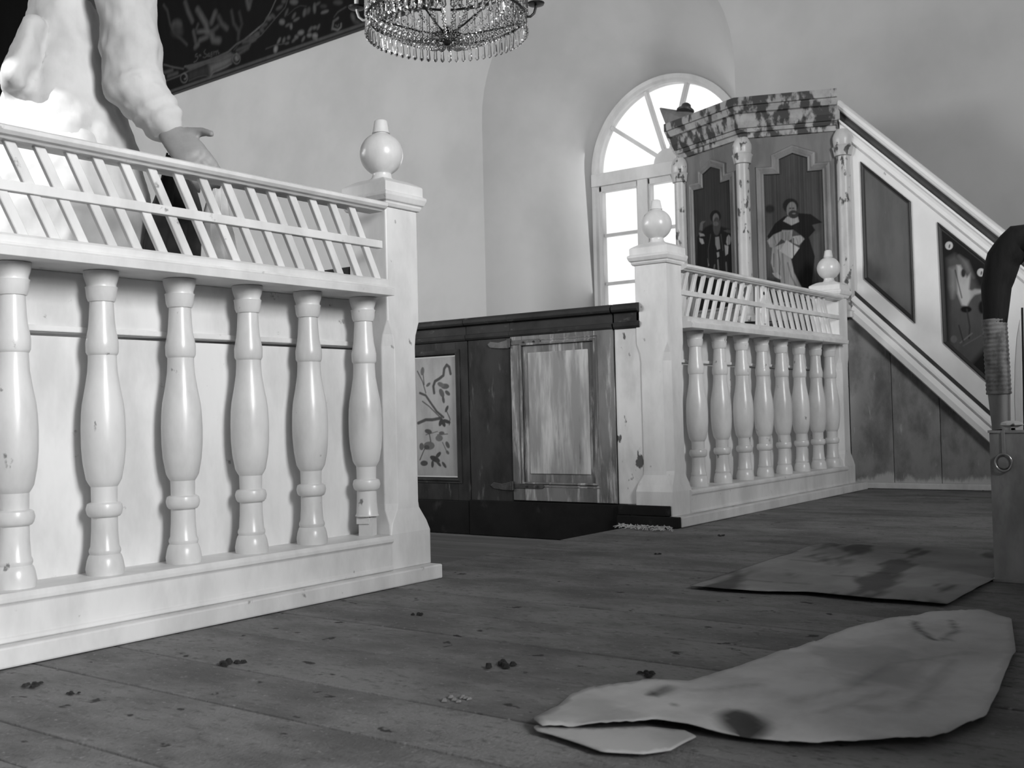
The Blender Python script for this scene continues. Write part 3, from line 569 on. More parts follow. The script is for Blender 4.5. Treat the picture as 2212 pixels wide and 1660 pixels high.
cw.stroke(zB([(0, 560), (220, 370), (330, 180), (410, 0)]), 1.5, .09, .012); cw.stroke(zB([(0, 690), (180, 560), (400, 300), (560, 120), (600, 0)]), 1.2, .05, .012)
for c_, rx, ry in (((110, 550), 6, 5), ((190, 480), 4, 5), ((40, 640), 7, 4), ((300, 290), 7, 5), ((370, 260), 3, 6), ((470, 120), 8, 3), ((230, 400), 7, 3), ((540, 20), 5, 4)): cw.ell(zB([c_])[0], rx, ry, .05, -.6, .03)
# flowers and leaves to the right
for a, b, rx, ry, an_, v in [(510, 350, 6, 6, 0, .08), (600, 400, 5, 2, -.6, .07), (655, 420, 2.5, 6, 0, .09), (740, 310, 7, 2, -.5, .08), (700, 250, 2.5, 7, .5, .06), (870, 200, 3.5, 9, .2, .06), (930, 170, 4, 8, .3, .04), (1030, 130, 3, 11, 0, .07), (1080, 60, 6, 2, -.6, .06), (1190, 190, 8, 2.5, -.3, .10), (1170, 100, 7, 4, 0, .03), (580, 200, 2, 9, .4, .05),
        (410, 780, 4, 8, .2, .13), (540, 640, 2.5, 6, .3, .08), (615, 600, 3, 4, .4, .07), (460, 650, 2, 7, .5, .10), (810, 520, 7, 5, -.4, .09), (740, 590, 4, 4, 0, .08), (700, 640, 6, 2, -.8, .07), (945, 560, 5, 4, -.3, .10), (1035, 570, 5.5, 5.5, 0, .13), (1040, 615, 5, 3, .4, .09), (850, 620, 2, 6, .5, .08), (960, 470, 2.5, 7, .6, .08), (1030, 440, 4, 3, -.5, .09), (1090, 430, 2, 6, .4, .07), (590, 690, 4, 1.5, -.3, .08), (700, 30, 9, 6, 0, .06), (1640, 270, 4, 9, -.3, .06), (1700, 350, 8, 5, .3, .03), (1400, 40, 10, 5, 0, .035)]:
    cw.ell(zB([(a, b)])[0], rx, ry, v, an_, .025)
cw.stroke(zB([(250, 780), (400, 720), (600, 690)]), 1, .05, .01); cw.stroke(zB([(600, 240), (720, 130), (800, 90), (900, 100)]), 1, .035, .01)
cw.stroke(zB([(1400, 290), (1330, 340), (1310, 460)]), 3, .08, .02); cw.stroke(zB([(1330, 460), (1400, 480), (1450, 430), (1450, 380)]), 2.5, .10, .015); cw.stroke(zB([(1340, 270), (1400, 190), (1530, 110)]), 1.5, .05, .015); cw.stroke(zB([(1360, 400), (1400, 430), (1410, 390)]), 1.5, .06, .012)
# figures inside the cartouche: a jar and draped hem
cw.stroke(zA([(445, 90), (510, 190), (540, 330), (560, 430), (640, 600), (760, 700), (860, 800)]), 3, .035, .03); cw.ell(zA([(680, 450)])[0], 11, 12, .045, .3, .05); cw.ell(zA([(690, 560)])[0], 12, 12, .025, .3, .07)
for pts, wd, v in (([(830, 40), (880, 200), (960, 380)], 6, .05), ([(1050, 170), (1130, 300), (1200, 420), (1230, 560)], 8, .06), ([(1370, 230), (1300, 400)], 8, .055), ([(1060, 570), (1160, 560), (1260, 580)], 4, .07), ([(980, 560), (1010, 700), (1030, 800)], 4, .06), ([(1010, 850), (1060, 800)], 5, .06), ([(1090, 720), (1230, 660)], 5, .06), ([(1300, 600), (1340, 720), (1440, 730)], 9, .055), ([(1430, 300), (1480, 420), (1580, 510)], 6, .045), ([(1320, 560), (1420, 470)], 5, .04), ([(1660, 200), (1700, 420), (1790, 560), (1780, 700)], 3.5, .04), ([(1800, 220), (1850, 430), (1790, 580)], 3, .03), ([(1940, 0), (1970, 140)], 6, .06), ([(2010, 0), (1990, 80)], 5, .05), ([(1060, 440), (1030, 520)], 2.5, .05)):
    cw.stroke(zA(pts), wd, v, .04)
# lettering in the cartouche
def letter(pts): cw.stroke(zA(pts), 1.2, .05, .010)
letter([(1045, 965), (1015, 975), (1010, 1015), (1050, 1010), (1060, 1045), (1030, 1095), (985, 1115)]); letter([(1085, 985), (1085, 1010)]); letter([(1085, 990), (1110, 985), (1110, 1005)])
letter([(1195, 890), (1165, 930), (1180, 960), (1210, 975), (1215, 1010), (1180, 1035), (1150, 1025)]); letter([(1250, 965), (1230, 975), (1230, 1010), (1255, 1005)]); letter([(1258, 955), (1262, 1010), (1280, 1005)])
letter([(1300, 940), (1285, 960), (1290, 985), (1310, 975)]); letter([(1312, 935), (1310, 1010), (1290, 1025)]); letter([(1340, 925), (1345, 985)]); letter([(1345, 945), (1370, 925)]); letter([(1385, 915), (1388, 975)]); letter([(1388, 935), (1415, 905), (1425, 960), (1440, 950)])
cw.build('canvas', PAINT, pt)
MB().extrude([(XW-.045, pyA, zb(pyA)), (XW-.045, pyB, zb(pyB)), (XW-.045, pyB, zb(pyB)+1.95), (XW-.045, pyA, zb(pyA)+1.95)], (.04, 0, 0)).build('stretcher', DARKM, pt)
# ------------------------------------------------------------------ chandelier
CX, CY, ZT = 3.819, 3.166, 2.159
ch = thing('chandelier', (CX, CY, ZT), 'crystal chandelier with two rows of hanging glass prisms', 'chandelier')
def part(name, m, mb, smooth=False, bevel=0, parent=None): return mb.build(name, m, parent or ch, smooth=smooth, bevel=bevel)
def ringmb(r, z, t=.006): return [(CX+r*math.cos(a), CY+r*math.sin(a), z) for a in np.linspace(0, 2*math.pi, 49)]
for r, z in ((.362, ZT+.088), (.362, ZT+.262), (.20, ZT+.20), (.05, ZT+.0)): part('metal_ring', BRASS, MB().tube(ringmb(r, z), .006 if r > .1 else .010, 6), True)
def prism(l): return MB().lathe([(0, .0008), (.006, .0085), (.012, .0115), (.024, .0095), (l-.018, .0070), (l-.010, .0040), (l-.005, .0055), (l, .001)], 6)
for n_, l, zt, nm in ((66, .078, ZT, 'glass_prism'), (60, .168, ZT+.085, 'glass_prism')):
    src = prism(l).build(nm, CRYST, ch, org=(CX, CY, zt), local=True)
    for k in range(n_):
        a = 2*math.pi*k/n_; o = src if k == 0 else dup(src, ch, (0, 0, 0)); o.location = (.365*math.cos(a), .365*math.sin(a), zt-ZT); o.rotation_euler = (random.uniform(-.03, .03), random.uniform(-.03, .03), a)
# strands of beads forming the bowl and the crown
def octa(m, c, r): m.add([(c[0]+r, c[1], c[2]), (c[0]-r, c[1], c[2]), (c[0], c[1]+r, c[2]), (c[0], c[1]-r, c[2]), (c[0], c[1], c[2]+r), (c[0], c[1], c[2]-r)], [(0, 2, 4), (2, 1, 4), (1, 3, 4), (3, 0, 4), (2, 0, 5), (1, 2, 5), (3, 1, 5), (0, 3, 5)])
def strand(f, n, r):
    m = MB()
    for k in range(n): octa(m, f(k/(n-1)), r*(1-.35*k/n))
    return m
bowl = strand(lambda t: (.352-.30*t, 0, .082-.105*math.sin(t*math.pi/2)), 15, .0135).build('bead_strand', CRYST, None)
crown = strand(lambda t: (.35-.22*t**.7, 0, .085+.32*t**1.4+.0), 16, .011).build('bead_strand', CRYST, None)
for src, n_ in ((bowl, 30), (crown, 20)):
    for k in range(n_):
        o = src if k == 0 else src.copy()
        if k: COL.objects.link(o)
        o.parent = ch; o.location = (0, 0, 0); o.rotation_euler = (0, 0, 2*math.pi*k/n_)
for k in range(6):
    a = 2*math.pi*k/6+.3; f = lambda r, z: (CX+r*math.cos(a), CY+r*math.sin(a), ZT+z)
    part('bowl_rib', BRASS, MB().tube([f(.355, .085), (f(.25, .05)), f(.12, .02), f(.03, .01)], .0045, 6), True)
part('drip_disc', BRASS, MB().lathe([(.002, .01), (.006, .07), (.012, .075), (.018, .04), (.03, .012)], 24, (CX, CY, ZT-.005)), True)
part('glass_ball', CRYST, MB().lathe([(-.03+.022*(1-math.cos(t)), .022*math.sin(t)+.0005) for t in np.linspace(0, math.pi, 10)], 14, (CX, CY, ZT-.012)), True)
for k in range(7):
    a = 2*math.pi*k/7; part('glass_drop', CRYST, MB().lathe([(-.03, .001), (-.018, .010), (-.006, .008), (.004, .002)], 8, (CX+.05*math.cos(a), CY+.05*math.sin(a), ZT-.005)), True)
part('candle_sleeve', CANDLE, MB().lathe([(.045, .014), (.05, .019), (.26, .019)], 16, (CX, CY, ZT)), True)
part('stem', BRASS, MB().tube([(CX, CY, ZT+.02), (CX, CY, ZC-.0)], .007, 8), True)
for k, a in enumerate((2.23, -.93, .6, 3.8)):
    ca, sa = math.cos(a), math.sin(a); f = lambda r, z: (CX+r*ca, CY+r*sa, ZT+z)
    am = part('arm', CANDLE if k == 0 else BRASS, MB().tube([f(.32, .10), f(.36, .085), f(.385, .085), f(.402, .10), f(.410, .125), f(.412, .14)], .006, 8), True)
    part('drip_pan', BRASS, MB().lathe([(0, .008), (.004, .036), (.012, .040), (.010, .034), (.008, .008)], 18, f(.412, .135)), True, 0, am)
    part('candle', CANDLE, MB().lathe([(.006, .010), (.10, .010), (.104, .003)], 12, f(.412, .138)), True, 0, am)
# ------------------------------------------------------------------ tin, brush and scraper
tx, ty, th = 2.722, .632, .354
tn = thing('paint_tin', (tx+.12, ty-.12, 0), 'square metal tin with a ring on its side at the right edge', 'tin')
tb = MB(); tb.box(tx, tx+.24, ty-.24, ty, 0, .004)
for a in ((tx, tx+.002, ty-.24, ty), (tx+.238, tx+.24, ty-.24, ty), (tx+.002, tx+.238, ty-.24, ty-.238), (tx+.002, tx+.238, ty-.002, ty)): tb.box(*a, .004, th)
tb.build('tin_body', TIN, tn)
MB().sweep([(tx, ty-.24), (tx+.24, ty-.24), (tx+.24, ty), (tx, ty)], [(-.002, th-.006), (.003, th-.006), (.003, th), (-.002, th)], lambda a, b, h: (a, b, h), True).build('rim', TIN, tn)
MB().sweep([(tx, ty-.24), (tx+.24, ty-.24), (tx+.24, ty), (tx, ty)], [(-.001, .0), (.003, .0), (.003, .008), (-.001, .008)], lambda a, b, h: (a, b, h), True).build('bottom_seam', TIN, tn)
ct = on_plane(2168, 1000, (tx-.006, 0, 0), (1, 0, 0))
RING = mat('ring_metal', .55, .4, (30, 30, 30), .3, 0, metal=.8)
MB().tube([(tx-.007, ct[1]+.018*math.cos(t), ct[2]+.020*math.sin(t)) for t in np.linspace(0, 2*math.pi, 25)], .0028, 8).build('ring', RING, tn, smooth=60)
lug = MB().lathe([(0, .015), (.003, .014), (.005, .006)], 16).build('lug', TIN, tn, smooth=40, org=(tx-.002, ct[1], ct[2]), local=True); lug.rotation_euler.y = -math.pi/2
boxpart('hanger', TIN, tn, tx-.004, tx, ct[1]-.004, ct[1]+.004, ct[2]+.018, th, .001)
bx_, = (2.86,)
bp = lambda a, b: on_plane(a, b, (bx_, 0, 0), (1, 0, 0))
bh = thing('whitewash_brush', tuple(bp(2165, 1000)), 'string-bound brush with long black bristles standing in the tin', 'brush')
MB().tube([bp(2175, 1150), bp(2163, 920), bp(2158, 850)], [.018, .022, .026], 16).build('handle', mat('pale_brush_wood', .30, .22, (20, 20, 5), .6, .1), bh, smooth=60)
TWINE = mat('twine', .26, .14, (60, 60, 60), .9, .3)
path = [np.array(bp(2158, 852))*(1-t)+np.array(bp(2148, 690))*t for t in np.linspace(0, 1, 70)]
MB().tube(path, [.029+.0009*math.sin(i*1.6) for i in range(70)], 18).build('twine_binding', TWINE, bh, smooth=60)
BRIS = mat('black_bristle', .012, .006, (120, 120, 6), .8, .3)
m = MB(); c0 = np.array(bp(2150, 700))
curve = [bp(2150, 700), bp(2152, 620), bp(2168, 560), bp(2200, 520), bp(2250, 520), bp(2290, 560)]
cp = []
for i in range(len(curve)-1):
    for t in np.linspace(0, 1, 5)[:-1]: cp.append(np.array(curve[i])*(1-t)+np.array(curve[i+1])*t)
m.tube(cp, [.027+.014*math.sin(math.pi*i/len(cp)) for i in range(len(cp))], 20); m.build('bristles', BRIS, bh, smooth=60)
m = MB()
for k in range(90):
    a = random.uniform(0, 6.28); r = random.uniform(.8, 1.25); e = [np.array(q)+np.array([.02*math.cos(a), .03*math.sin(a)*r, .03*math.cos(a+1)*r])*(.6+.5*i/len(cp)) for i, q in enumerate(cp[2:])]; m.tube(e[::3], .0012, 3)
m.build('loose_bristles', BRIS, bh)['kind'] = 'stuff'
sx = 2.80; q = lambda a, b: on_plane(a, b, (sx, 0, 0), (1, 0, 0))
sc = thing('scraper', tuple(q(2200, 1000)), 'pale pointed wooden scraper standing in the tin', 'scraper')
MB().extrude([q(2194, 1130), q(2193, 910), q(2191, 860), q(2192, 790), q(2196, 730), q(2203, 690), q(2207, 740), q(2209, 830), q(2210, 910), q(2212, 1130)], (.007, .002, 0)).build('blade', mat('pale_scraper_wood', .75, .66, (30, 30, 6), .6, .05), sc, bevel=.0015)
rag = tag(MB().lathe([(-.012, .012), (-.004, .024), (.004, .022), (.010, .010)], 9).build('paper_scrap', WHITEW, None, org=tuple(on_plane(2185, 916, (2.742, 0, 0), (1, 0, 0))), local=True), 'crumpled white scrap on the rim of the tin', 'paper')
rag.scale = (.5, 1.1, .7)
stk = tag(MB().tube([on_plane(2216, 1100, (2.83, 0, 0), (1, 0, 0)), on_plane(2208, 665, (2.83, 0, 0), (1, 0, 0))], .0025, 6).build('stirring_stick', DARKM), 'thin dark stick standing in the tin beside the scraper', 'stick')
# ------------------------------------------------------------------ papers on the floor
def sheet(name, outline, bg, label, cat, disp, paintf, res=.012, zoff=.004, lift=.012):
    P = np.array([on_plane(a, b, (0, 0, 0), (0, 0, 1))[:2] for a, b in outline]); lo = P.min(0)-.01; hi = P.max(0)+.01
    c = Canvas((lo[0], lo[1], zoff), (1, 0, 0), (0, 1, 0), hi[0]-lo[0], hi[1]-lo[1], int((hi[0]-lo[0])/res), int((hi[1]-lo[1])/res), bg)
    paintf(c); d = disp(c.X[..., 0]+lo[0], c.X[..., 1]+lo[1])
    pu = [(p[0]-lo[0], p[1]-lo[1]) for p in P]
    # pull border vertices onto the outline by dense resampling of it
    keep = c.inside(pu); o = c.build(name, PAPER, None, keep=keep, disp=d); tag(o, label, cat)
    s_ = o.modifiers.new('thickness', 'SOLIDIFY'); s_.thickness = .0015; s_.offset = 1
    bm = bmesh.new(); bm.from_mesh(o.data); bmesh.ops.delete(bm, geom=[v for v in bm.verts if not v.link_faces], context='VERTS')
    Q = np.array(P); seg = [(Q[i], Q[(i+1) % len(Q)]) for i in range(len(Q))]
    for v in bm.verts:
        if v.is_boundary:
            best = None; p = np.array(v.co[:2])
            for a, b in seg:
                t = np.clip(((p-a)@(b-a))/((b-a)@(b-a)), 0, 1); q_ = a+t*(b-a); dd = np.linalg.norm(p-q_)
                if best is None or dd < best[0]: best = (dd, q_)
            v.co[0], v.co[1] = best[1]
    bm.to_mesh(o.data); bm.free(); return o
def fbm(x, y, f, seed, oct_=4):
    r = np.random.default_rng(seed); z = np.zeros_like(x)
    for k in range(oct_):
        for _ in range(3):
            a = r.uniform(0, 6.28); z += math.pow(.55, k)*np.sin((x*math.cos(a)+y*math.sin(a))*f*1.9**k*r.uniform(.7, 1.3)+r.uniform(0, 6.28))
    return z/4
o2 = [(1490, 1272), (1560, 1248), (1640, 1222), (1700, 1203), (1745, 1186), (1790, 1180), (1900, 1186), (2010, 1186), (2080, 1190), (2146, 1196), (2165, 1240), (2148, 1257), (2100, 1285), (2046, 1312), (1960, 1306), (1880, 1301), (1800, 1293), (1740, 1286), (1650, 1284), (1560, 1279)]
def pf2(c):
    X_, Y_ = c.X[..., 0], c.X[..., 1]; c.A = .30+.06*fbm(X_, Y_, 9, 3)
    n = fbm(X_*1.0, Y_*3.2, 11, 5, 5); c.blend(np.clip((n-.12)*2.2, 0, .75), .06); m_ = np.minimum.reduce([X_, c.w-X_, Y_, c.h-Y_])
    for a, b in ((1710, 1214), (1800, 1247), (1880, 1241), (1930, 1197), (1620, 1257), (1700, 1262)): c.stroke([(a, b), (a+45, b+3)], 6, .03, .02, .7)
sheet('paper_sheet', o2, .2, 'stained sheet of paper lying flat beside the tin', 'paper', lambda x, y: .001+.004*np.abs(fbm(x, y, 9, 11)), pf2)
o1 = [(1152, 1572), (1168, 1556), (1205, 1538), (1235, 1512), (1265, 1500), (1310, 1492), (1400, 1479), (1450, 1480), (1490, 1485), (1560, 1462), (1650, 1432), (1760, 1396), (1860, 1364), (1930, 1347), (2010, 1333), (2120, 1328), (2185, 1345), (2195, 1420), (2160, 1500), (2130, 1560), (2060, 1595), (2010, 1614), (1900, 1622), (1760, 1621), (1640, 1610), (1560, 1600), (1490, 1585), (1420, 1574), (1300, 1580), (1220, 1582), (1170, 1588)]
def pf1(c):
    X_, Y_ = c.X[..., 0], c.X[..., 1]; c.A = .62+.06*fbm(X_, Y_, 8, 2); c.blend(np.clip((fbm(X_, Y_, 13, 8, 5)-.3)*1.5, 0, .35), .2)
    c.ell((1607, 1574), 56, 30, .035, .25, .02, .92); c.ell((1620, 1580), 30, 14, .06, .2, .03, .6); c.ell((1430, 1500), 28, 9, .08, -.3, .02, .8); c.ell((1410, 1508), 10, 5, .06, 0, .012); c.ell((1462, 1534), 6, 3, .1)
    c.stroke([(1975, 1350), (1985, 1375), (2015, 1392), (2045, 1392)], 9, .03, .012); c.stroke([(2045, 1392), (2065, 1370), (2055, 1345)], 5, .06, .012)
    for pts in ([(1720, 1520), (1830, 1495), (1930, 1440)], [(1780, 1560), (1920, 1500)], [(1950, 1440), (2100, 1420)], [(1640, 1490), (1500, 1500)], [(1960, 1560), (2020, 1480), (2060, 1440)]): c.stroke(pts, 5, .16, .03, .6)
sheet('paper_sheet', o1, .34, 'large crumpled paper with a round dark stain in the foreground', 'paper', lambda x, y: .002+.010*np.abs(fbm(x, y, 13, 21, 5))+0, pf1)
o3 = [(1150, 1577), (1160, 1590), (1190, 1598), (1250, 1618), (1300, 1636), (1390, 1640), (1450, 1632), (1505, 1602), (1480, 1590), (1400, 1580), (1300, 1584), (1220, 1584)]
sheet('paper_flap', o3, .5, 'torn paper flap folded under the foreground sheet', 'paper', lambda x, y: .003+.003*np.abs(fbm(x, y, 9, 4)), lambda c: None, .008, .002)
# ------------------------------------------------------------------ litter on the floor
m = MB()
for k in range(110):
    a = random.random(); p = on_plane(1335+a*115, 1137+a*8+random.uniform(-3, 6), (0, 0, 0), (0, 0, 1)); t = random.uniform(0, 3.14); l = random.uniform(.006, .022); r = random.uniform(.003, .007)
    d = np.array([math.cos(t), math.sin(t), 0]); m.tube([p+(-d*l)+np.array([0, 0, .003]), p+np.array([0, 0, .003+r]), p+d*l+np.array([0, 0, .002])], .0016, 4)
tag(m.build('wood_shavings', mat('pale_shavings', .5, .3, (30, 30, 30), .9, .2)), 'pale shavings heaped by the foot of the pew', 'shavings', kind='stuff')
crumbs = [(495, 1433, .020, 'dark splintered crumb below the near altar rail'), (76, 1481, .016, 'curled dark shaving at the left edge of the floor'), (1085, 1440, .022, 'dark lump of dirt in the middle of the floor'), (985, 1513, .016, 'pale chip on the floor boards'), (905, 1328, .012, 'dark chip near the end of the altar rail'), (160, 1497, .010, 'dark speck of dirt on the left floor boards'), (1395, 1457, .016, 'dark crumb just behind the foreground paper'), (1560, 1158, .012, 'small chip on the floor before the far rail'), (1420, 1198, .010, 'dark flake lying in the opening between the rails')]
CR = mat('dirt_crumb', .03, .015, (50, 50, 50), .9, .4); CRP = mat('plaster_chip', .25, .2, (50, 50, 50), .9, .3)
for px, py, s_, lb in crumbs:
    p = on_plane(px, py, (0, 0, 0), (0, 0, 1)); m = MB(); r = random.Random(int(px))
    for k in range(7):
        c = p+np.array([r.uniform(-1, 1)*s_, r.uniform(-1, 1)*s_, 0]); h = s_*r.uniform(.15, .35)
        m.rings([[(c[0]+s_*.35*r.uniform(.6, 1.3)*math.cos(t)*q_, c[1]+s_*.35*r.uniform(.6, 1.3)*math.sin(t)*q_, z) for t in np.linspace(0, 6.28, 7)[:-1]] for z, q_ in ((0, 1), (h, .5))])
    tag(m.build('dirt_crumb', CRP if 'pale' in lb else CR, None, org=tuple(p)), lb, 'debris', 'litter on the floor boards')
# ------------------------------------------------------------------ person working behind the near rail
FL = .13
SKIN = mat('skin', .30, .24, (20, 20, 20), .5, .05); JACK = mat('pale_work_smock', .58, .47, (7, 7, 5), .9, .25, bscale=30); TROU = mat('light_work_trousers', .60, .48, (6, 6, 4), .9, .25, bscale=30); HAIR = mat('dark_hair', .03, .015, (40, 40, 40), .6, .2); SHOE = mat('dark_leather', .03, .02, (20, 20, 20), .5, .1)
def capsule_chain(m, pts, n=16):      # (x, y, z, rx, ry) tapered loft with rounded ends
    P = [np.array(p[:3]) for p in pts]; rs = []
    def ring(i, c, f):
        t = P[min(i+1, len(P)-1)]-P[max(i-1, 0)]; t /= np.linalg.norm(t); ref = np.array([0, 1., 0]) if abs(t[1]) < .8 else np.array([1., 0, 0])
        a = np.cross(ref, t); a /= np.linalg.norm(a); b = np.cross(t, a); return [c+f*(a*pts[i][3]*math.cos(q)+b*pts[i][4]*math.sin(q)) for q in np.linspace(0, 2*math.pi, n, False)]
    t0 = P[0]-P[1]; t0 /= np.linalg.norm(t0); t1 = P[-1]-P[-2]; t1 /= np.linalg.norm(t1)
    for f in (.3, .7, .92): rs.append(ring(0, P[0]+t0*pts[0][3]*.8*math.sqrt(1-f*f), f))
    for i in range(len(P)): rs.append(ring(i, P[i], 1))
    for f in (.92, .7, .3): rs.append(ring(len(P)-1, P[-1]+t1*pts[-1][3]*.8*math.sqrt(1-f*f), f))
    m.rings(rs)
def remesh(o, v, smooth=4):
    r = o.modifiers.new('skin', 'REMESH'); r.mode = 'VOXEL'; r.voxel_size = v; r.use_smooth_shade = True
    s_ = o.modifiers.new('smooth', 'SMOOTH'); s_.iterations = smooth; s_.factor = .5; return o
pr = thing('person', (1.43, 2.36, FL), 'person in a long pale work smock bending over the near rail', 'person')
ROT = math.radians(-31.5); PL = np.array([1.43, 2.36, 0])
def inv(p):      # world point -> coordinates before the figure is turned
    q = np.array(p, float)-PL; c, s_ = math.cos(-ROT), math.sin(-ROT); return PL+np.array([q[0]*c-q[1]*s_, q[0]*s_+q[1]*c, q[2]])
py_ = lambda a, b_, y: inv(on_plane(a, b_, (0, y, 0), (0, 1, 0)))
hip = np.array([1.42, 2.36, 1.06]); hipL, hipR = np.array([1.41, 2.45, 1.03]), np.array([1.43, 2.27, 1.03])
kneeL, kneeR = np.array([1.40, 2.46, .60]), np.array([1.47, 2.26, .60]); ankL, ankR = np.array([1.33, 2.47, .22]), np.array([1.43, 2.26, .22])
chest = np.array([1.445, 2.36, 1.42]); neck = np.array([1.53, 2.36, 1.63]); head = np.array([1.60, 2.36, 1.76])
shR, elR, wrR = py_(258, -130, 2.17), py_(292, 180, 2.13), py_(362, 282, 2.06)
shL, elL, wrL = np.array([1.48, 2.53, 1.54]), np.array([1.43, 2.59, 1.27]), np.array([1.46, 2.58, 1.03])
R4 = lambda p, a, b: (*p, a, b)
b = MB()
capsule_chain(b, [R4(hip, .09, .14), R4((hip+chest)/2, .075, .12), R4(chest, .075, .13), R4(chest+(.03, 0, .13), .06, .11), R4(neck, .052, .055), R4(neck+(.02, 0, .05), .05, .052)])
for h_, k_, a_ in ((hipL, kneeL, ankL), (hipR, kneeR, ankR)):
    capsule_chain(b, [R4(h_, .085, .085), R4((h_+k_)/2, .075, .075), R4(k_, .055, .055), R4(k_*.6+a_*.4, .055, .05), R4(a_, .038, .038)]); capsule_chain(b, [(a_[0]-.03, a_[1], FL+.045, .04, .04), (a_[0]+.08, a_[1], FL+.04, .04, .035), (a_[0]+.17, a_[1], FL+.03, .04, .022)])
for s_, e_, w_ in ((shR, elR, wrR), (shL, elL, wrL)): capsule_chain(b, [R4(s_, .048, .048), R4((s_+e_)/2, .045, .045), R4(e_, .040, .040), R4((e_+w_)/2, .036, .036), R4(w_, .026, .030)])
# head: skull, jaw, nose, ears
hd = lambda x, y, z: head+np.array([x, y, z])
capsule_chain(b, [(*hd(-.035, 0, .05), .085, .075), (*hd(.01, 0, .05), .095, .076), (*hd(.045, 0, .045), .085, .068)]); capsule_chain(b, [(*hd(.0, 0, .0), .07, .06), (*hd(.05, 0, -.035), .055, .048), (*hd(.07, 0, -.065), .03, .03)])
capsule_chain(b, [(*hd(.105, 0, .04), .008, .008), (*hd(.125, 0, .0), .014, .013)]); capsule_chain(b, [(*hd(.095, 0, -.035), .01, .022), (*hd(.10, 0, -.045), .01, .022)])
for sy in (-1, 1): capsule_chain(b, [(*hd(.0, sy*.078, .035), .018, .008), (*hd(-.005, sy*.08, -.01), .014, .008)])
# hands with five fingers
def hand(m, w_, d, side, curl, sp_=1):
    d = np.array(d)/np.linalg.norm(d); s_ = np.array(side)/np.linalg.norm(side); n = np.cross(d, s_)
    capsule_chain(m, [R4(w_, .028, .022), R4(w_+d*.035, .034, .019), R4(w_+d*.075, .040, .016)])
    for k, (o, l) in enumerate(((-.030, .078), (-.010, .088), (.010, .082), (.029, .064))):
        p0 = w_+d*.080+s_*o; p1 = p0+d*l*.42-n*curl*.012; p2 = p1+d*l*.28-n*curl*.022; p3 = p2+d*l*.14-n*curl*.026
        capsule_chain(m, [R4(p0-d*.02, .0095, .0095), R4(p1, .009, .009), R4(p2, .0085, .0085), R4(p3, .007, .007)], 8)
    p0 = w_+d*.025-s_*.028; p1 = p0+d*.030-s_*.026-n*.008; p2 = p1+d*.030-s_*.008-n*.012; capsule_chain(m, [R4(p0, .013, .013), R4(p1, .0105, .0105), R4(p2, .008, .008)], 8)
hdir = py_(430, 352, 1.97)-wrR
hand(b, wrR+hdir*.06, hdir, -np.cross((0, -1., 0), hdir), -1.0); hand(b, wrL+np.array([.0, 0, -.02]), (.1, 0, -1), (-1, 0, 0), 1.0)
body_o = remesh(b.build('body', SKIN, pr), .0055, 3)
j = MB()
def sm(z): return [(.55, .02, .22, .25), (.80, .015, .205, .24), (.94, .008, .190, .225), (1.06, .0, .172, .205), (1.15, -.004, .150, .185), (1.22, .0, .122, .165), (1.32, .004, .098, .15), (1.42, .012, .082, .15), (1.52, .045, .075, .14)]
capsule_chain(j, [(1.425+dx, 2.36, z, rx*.97, ry*.92) for z, dx, rx, ry in sm(0)], 28)
capsule_chain(j, [(1.48, 2.36, 1.53, .062, .10), (1.51, 2.36, 1.60, .056, .06)])
capsule_chain(j, [(1.362, 2.25, 1.31, .028, .06), (1.345, 2.24, 1.24, .034, .07), (1.325, 2.23, 1.18, .034, .07)])
for s_, e_, w_ in ((shR, elR, wrR), (shL, elL, wrL)):
    d1 = (e_-s_); d2 = (w_-e_); pts_ = [R4(s_, .068, .068)]
    for t in np.linspace(.1, .95, 9): q_ = s_+d1*t; r_ = .066+.002*t+.004*math.sin(t*19); pts_.append(R4(q_, r_, r_*1.02))
    for t in np.linspace(.05, .97, 9): q_ = e_+d2*t; r_ = .066-.026*t+.005*math.sin(t*23); pts_.append(R4(q_, r_, r_*1.02))
    capsule_chain(j, pts_, 18)
jo = remesh(j.build('smock', JACK, pr), .007, 2)
tx_ = bpy.data.textures.new('cloth_folds', 'CLOUDS'); tx_.noise_scale = .075; tx_.noise_depth = 2
dm = jo.modifiers.new('folds', 'DISPLACE'); dm.texture = tx_; dm.strength = .020; dm.mid_level = .5
tf_ = bpy.data.textures.new('cloth_creases', 'STUCCI'); tf_.noise_scale = .05; tf_.turbulence = 6
dm = jo.modifiers.new('creases', 'DISPLACE'); dm.texture = tf_; dm.strength = .010; dm.mid_level = .5
pr.rotation_euler.z = ROT
t_ = MB(); capsule_chain(t_, [R4(hip+(0, 0, .0), .11, .155), R4(hip+(0, 0, -.06), .11, .155)])
for h_, k_, a_ in ((hipL, kneeL, ankL), (hipR, kneeR, ankR)): capsule_chain(t_, [R4(h_, .115, .11), R4((h_+k_)/2, .105, .10), R4(k_, .085, .085), R4(k_*.5+a_*.5, .078, .075), R4(a_+(0, 0, .02), .07, .065)])
to = remesh(t_.build('trousers', TROU, pr), .009, 3); dm = to.modifiers.new('folds', 'DISPLACE'); dm.texture = tx_; dm.strength = .018; dm.mid_level = .5
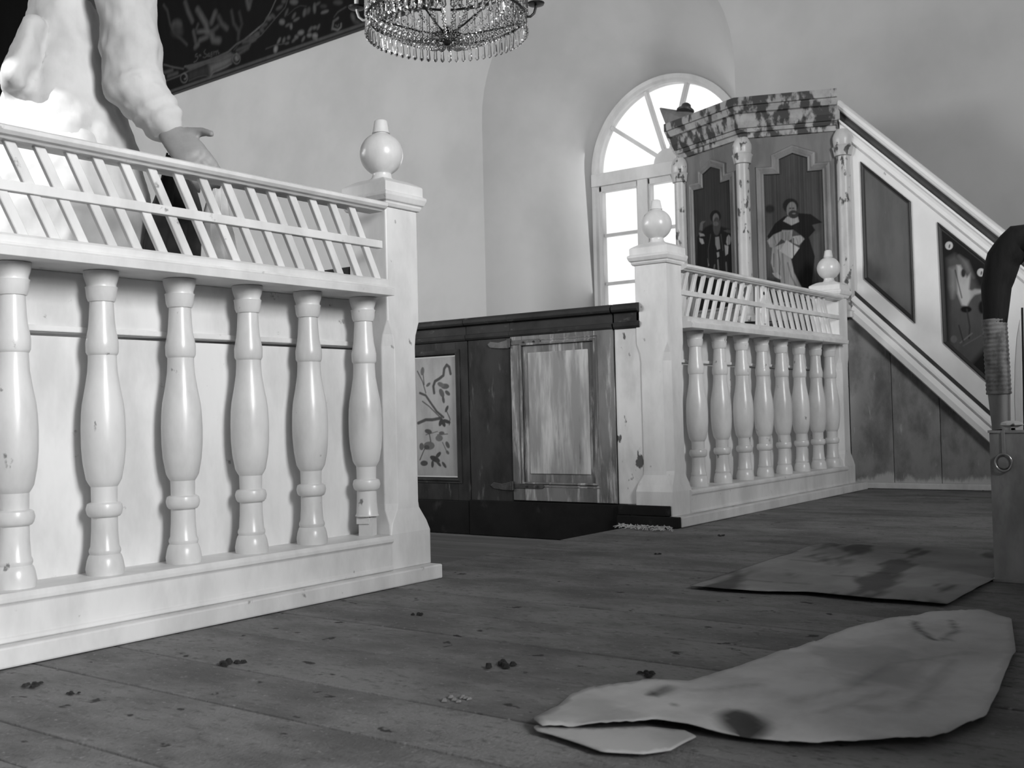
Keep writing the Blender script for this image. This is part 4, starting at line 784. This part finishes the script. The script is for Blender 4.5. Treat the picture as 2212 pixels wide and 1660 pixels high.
hm = MB(); capsule_chain(hm, [(*hd(-.05, 0, .06), .088, .080), (*hd(-.01, 0, .085), .090, .080), (*hd(.03, 0, .105), .06, .07)]); capsule_chain(hm, [(*hd(-.07, 0, .05), .05, .07), (*hd(-.065, 0, -.01), .04, .06)]); remesh(hm.build('hair', HAIR, pr), .008, 3)
for a_ in (ankL, ankR):
    s_ = MB(); capsule_chain(s_, [(a_[0]-.035, a_[1], FL+.05, .05, .05), (a_[0]+.08, a_[1], FL+.046, .048, .046), (a_[0]+.18, a_[1], FL+.036, .045, .036)]); remesh(s_.build('shoe', SHOE, pr), .008, 2)
for sy in (-1, 1): MB().lathe([(-.011, .001), (-.007, .009), (0, .0115), (.007, .009), (.011, .001)], 10, tuple(hd(.092, sy*.032, .035))).build('eye', WHITE, body_o)
# cloths held behind the rail
def cloth(name, m, label, x0, x1, zt, zb_, y, seed):
    r = random.Random(seed); nx, nz = 14, 16; vs = []; fs = []; L0 = np.array([(x0+x1)/2, y, zt])
    for jz in range(nz+1):
        t = jz/nz; wdt = (x1-x0)*(.35+.65*min(1, t*2.2))
        for i in range(nx+1): s_ = i/nx-.5; vs.append(((x0+x1)/2+s_*wdt+.02*t*math.sin(5*t+seed), y+.018*math.sin(s_*17+seed+t*2)*(.4+.6*t), zt+(zb_-zt)*t-.02*t*math.cos(s_*6)))
    for jz in range(nz):
        for i in range(nx): a = jz*(nx+1)+i; fs.append((a, a+1, a+nx+2, a+nx+1))
    o = MB().add(vs, fs).build(name, m, None, smooth=80, org=tuple(L0)); s2 = o.modifiers.new('thickness', 'SOLIDIFY'); s2.thickness = .004; return tag(o, label, 'cloth')
cloth('cloth', mat('dark_cloth', .035, .02, (12, 12, 12), .95, .2), 'dark cloth hanging from the hand behind the lattice', 1.50, 1.64, 1.045, .72, 2.135, 1)
cloth('cloth', mat('pale_cloth', .6, .5, (12, 12, 12), .95, .2), 'pale cloth hanging behind the lattice beside the dark cloth', 1.635, 1.735, .985, .72, 2.125, 4)
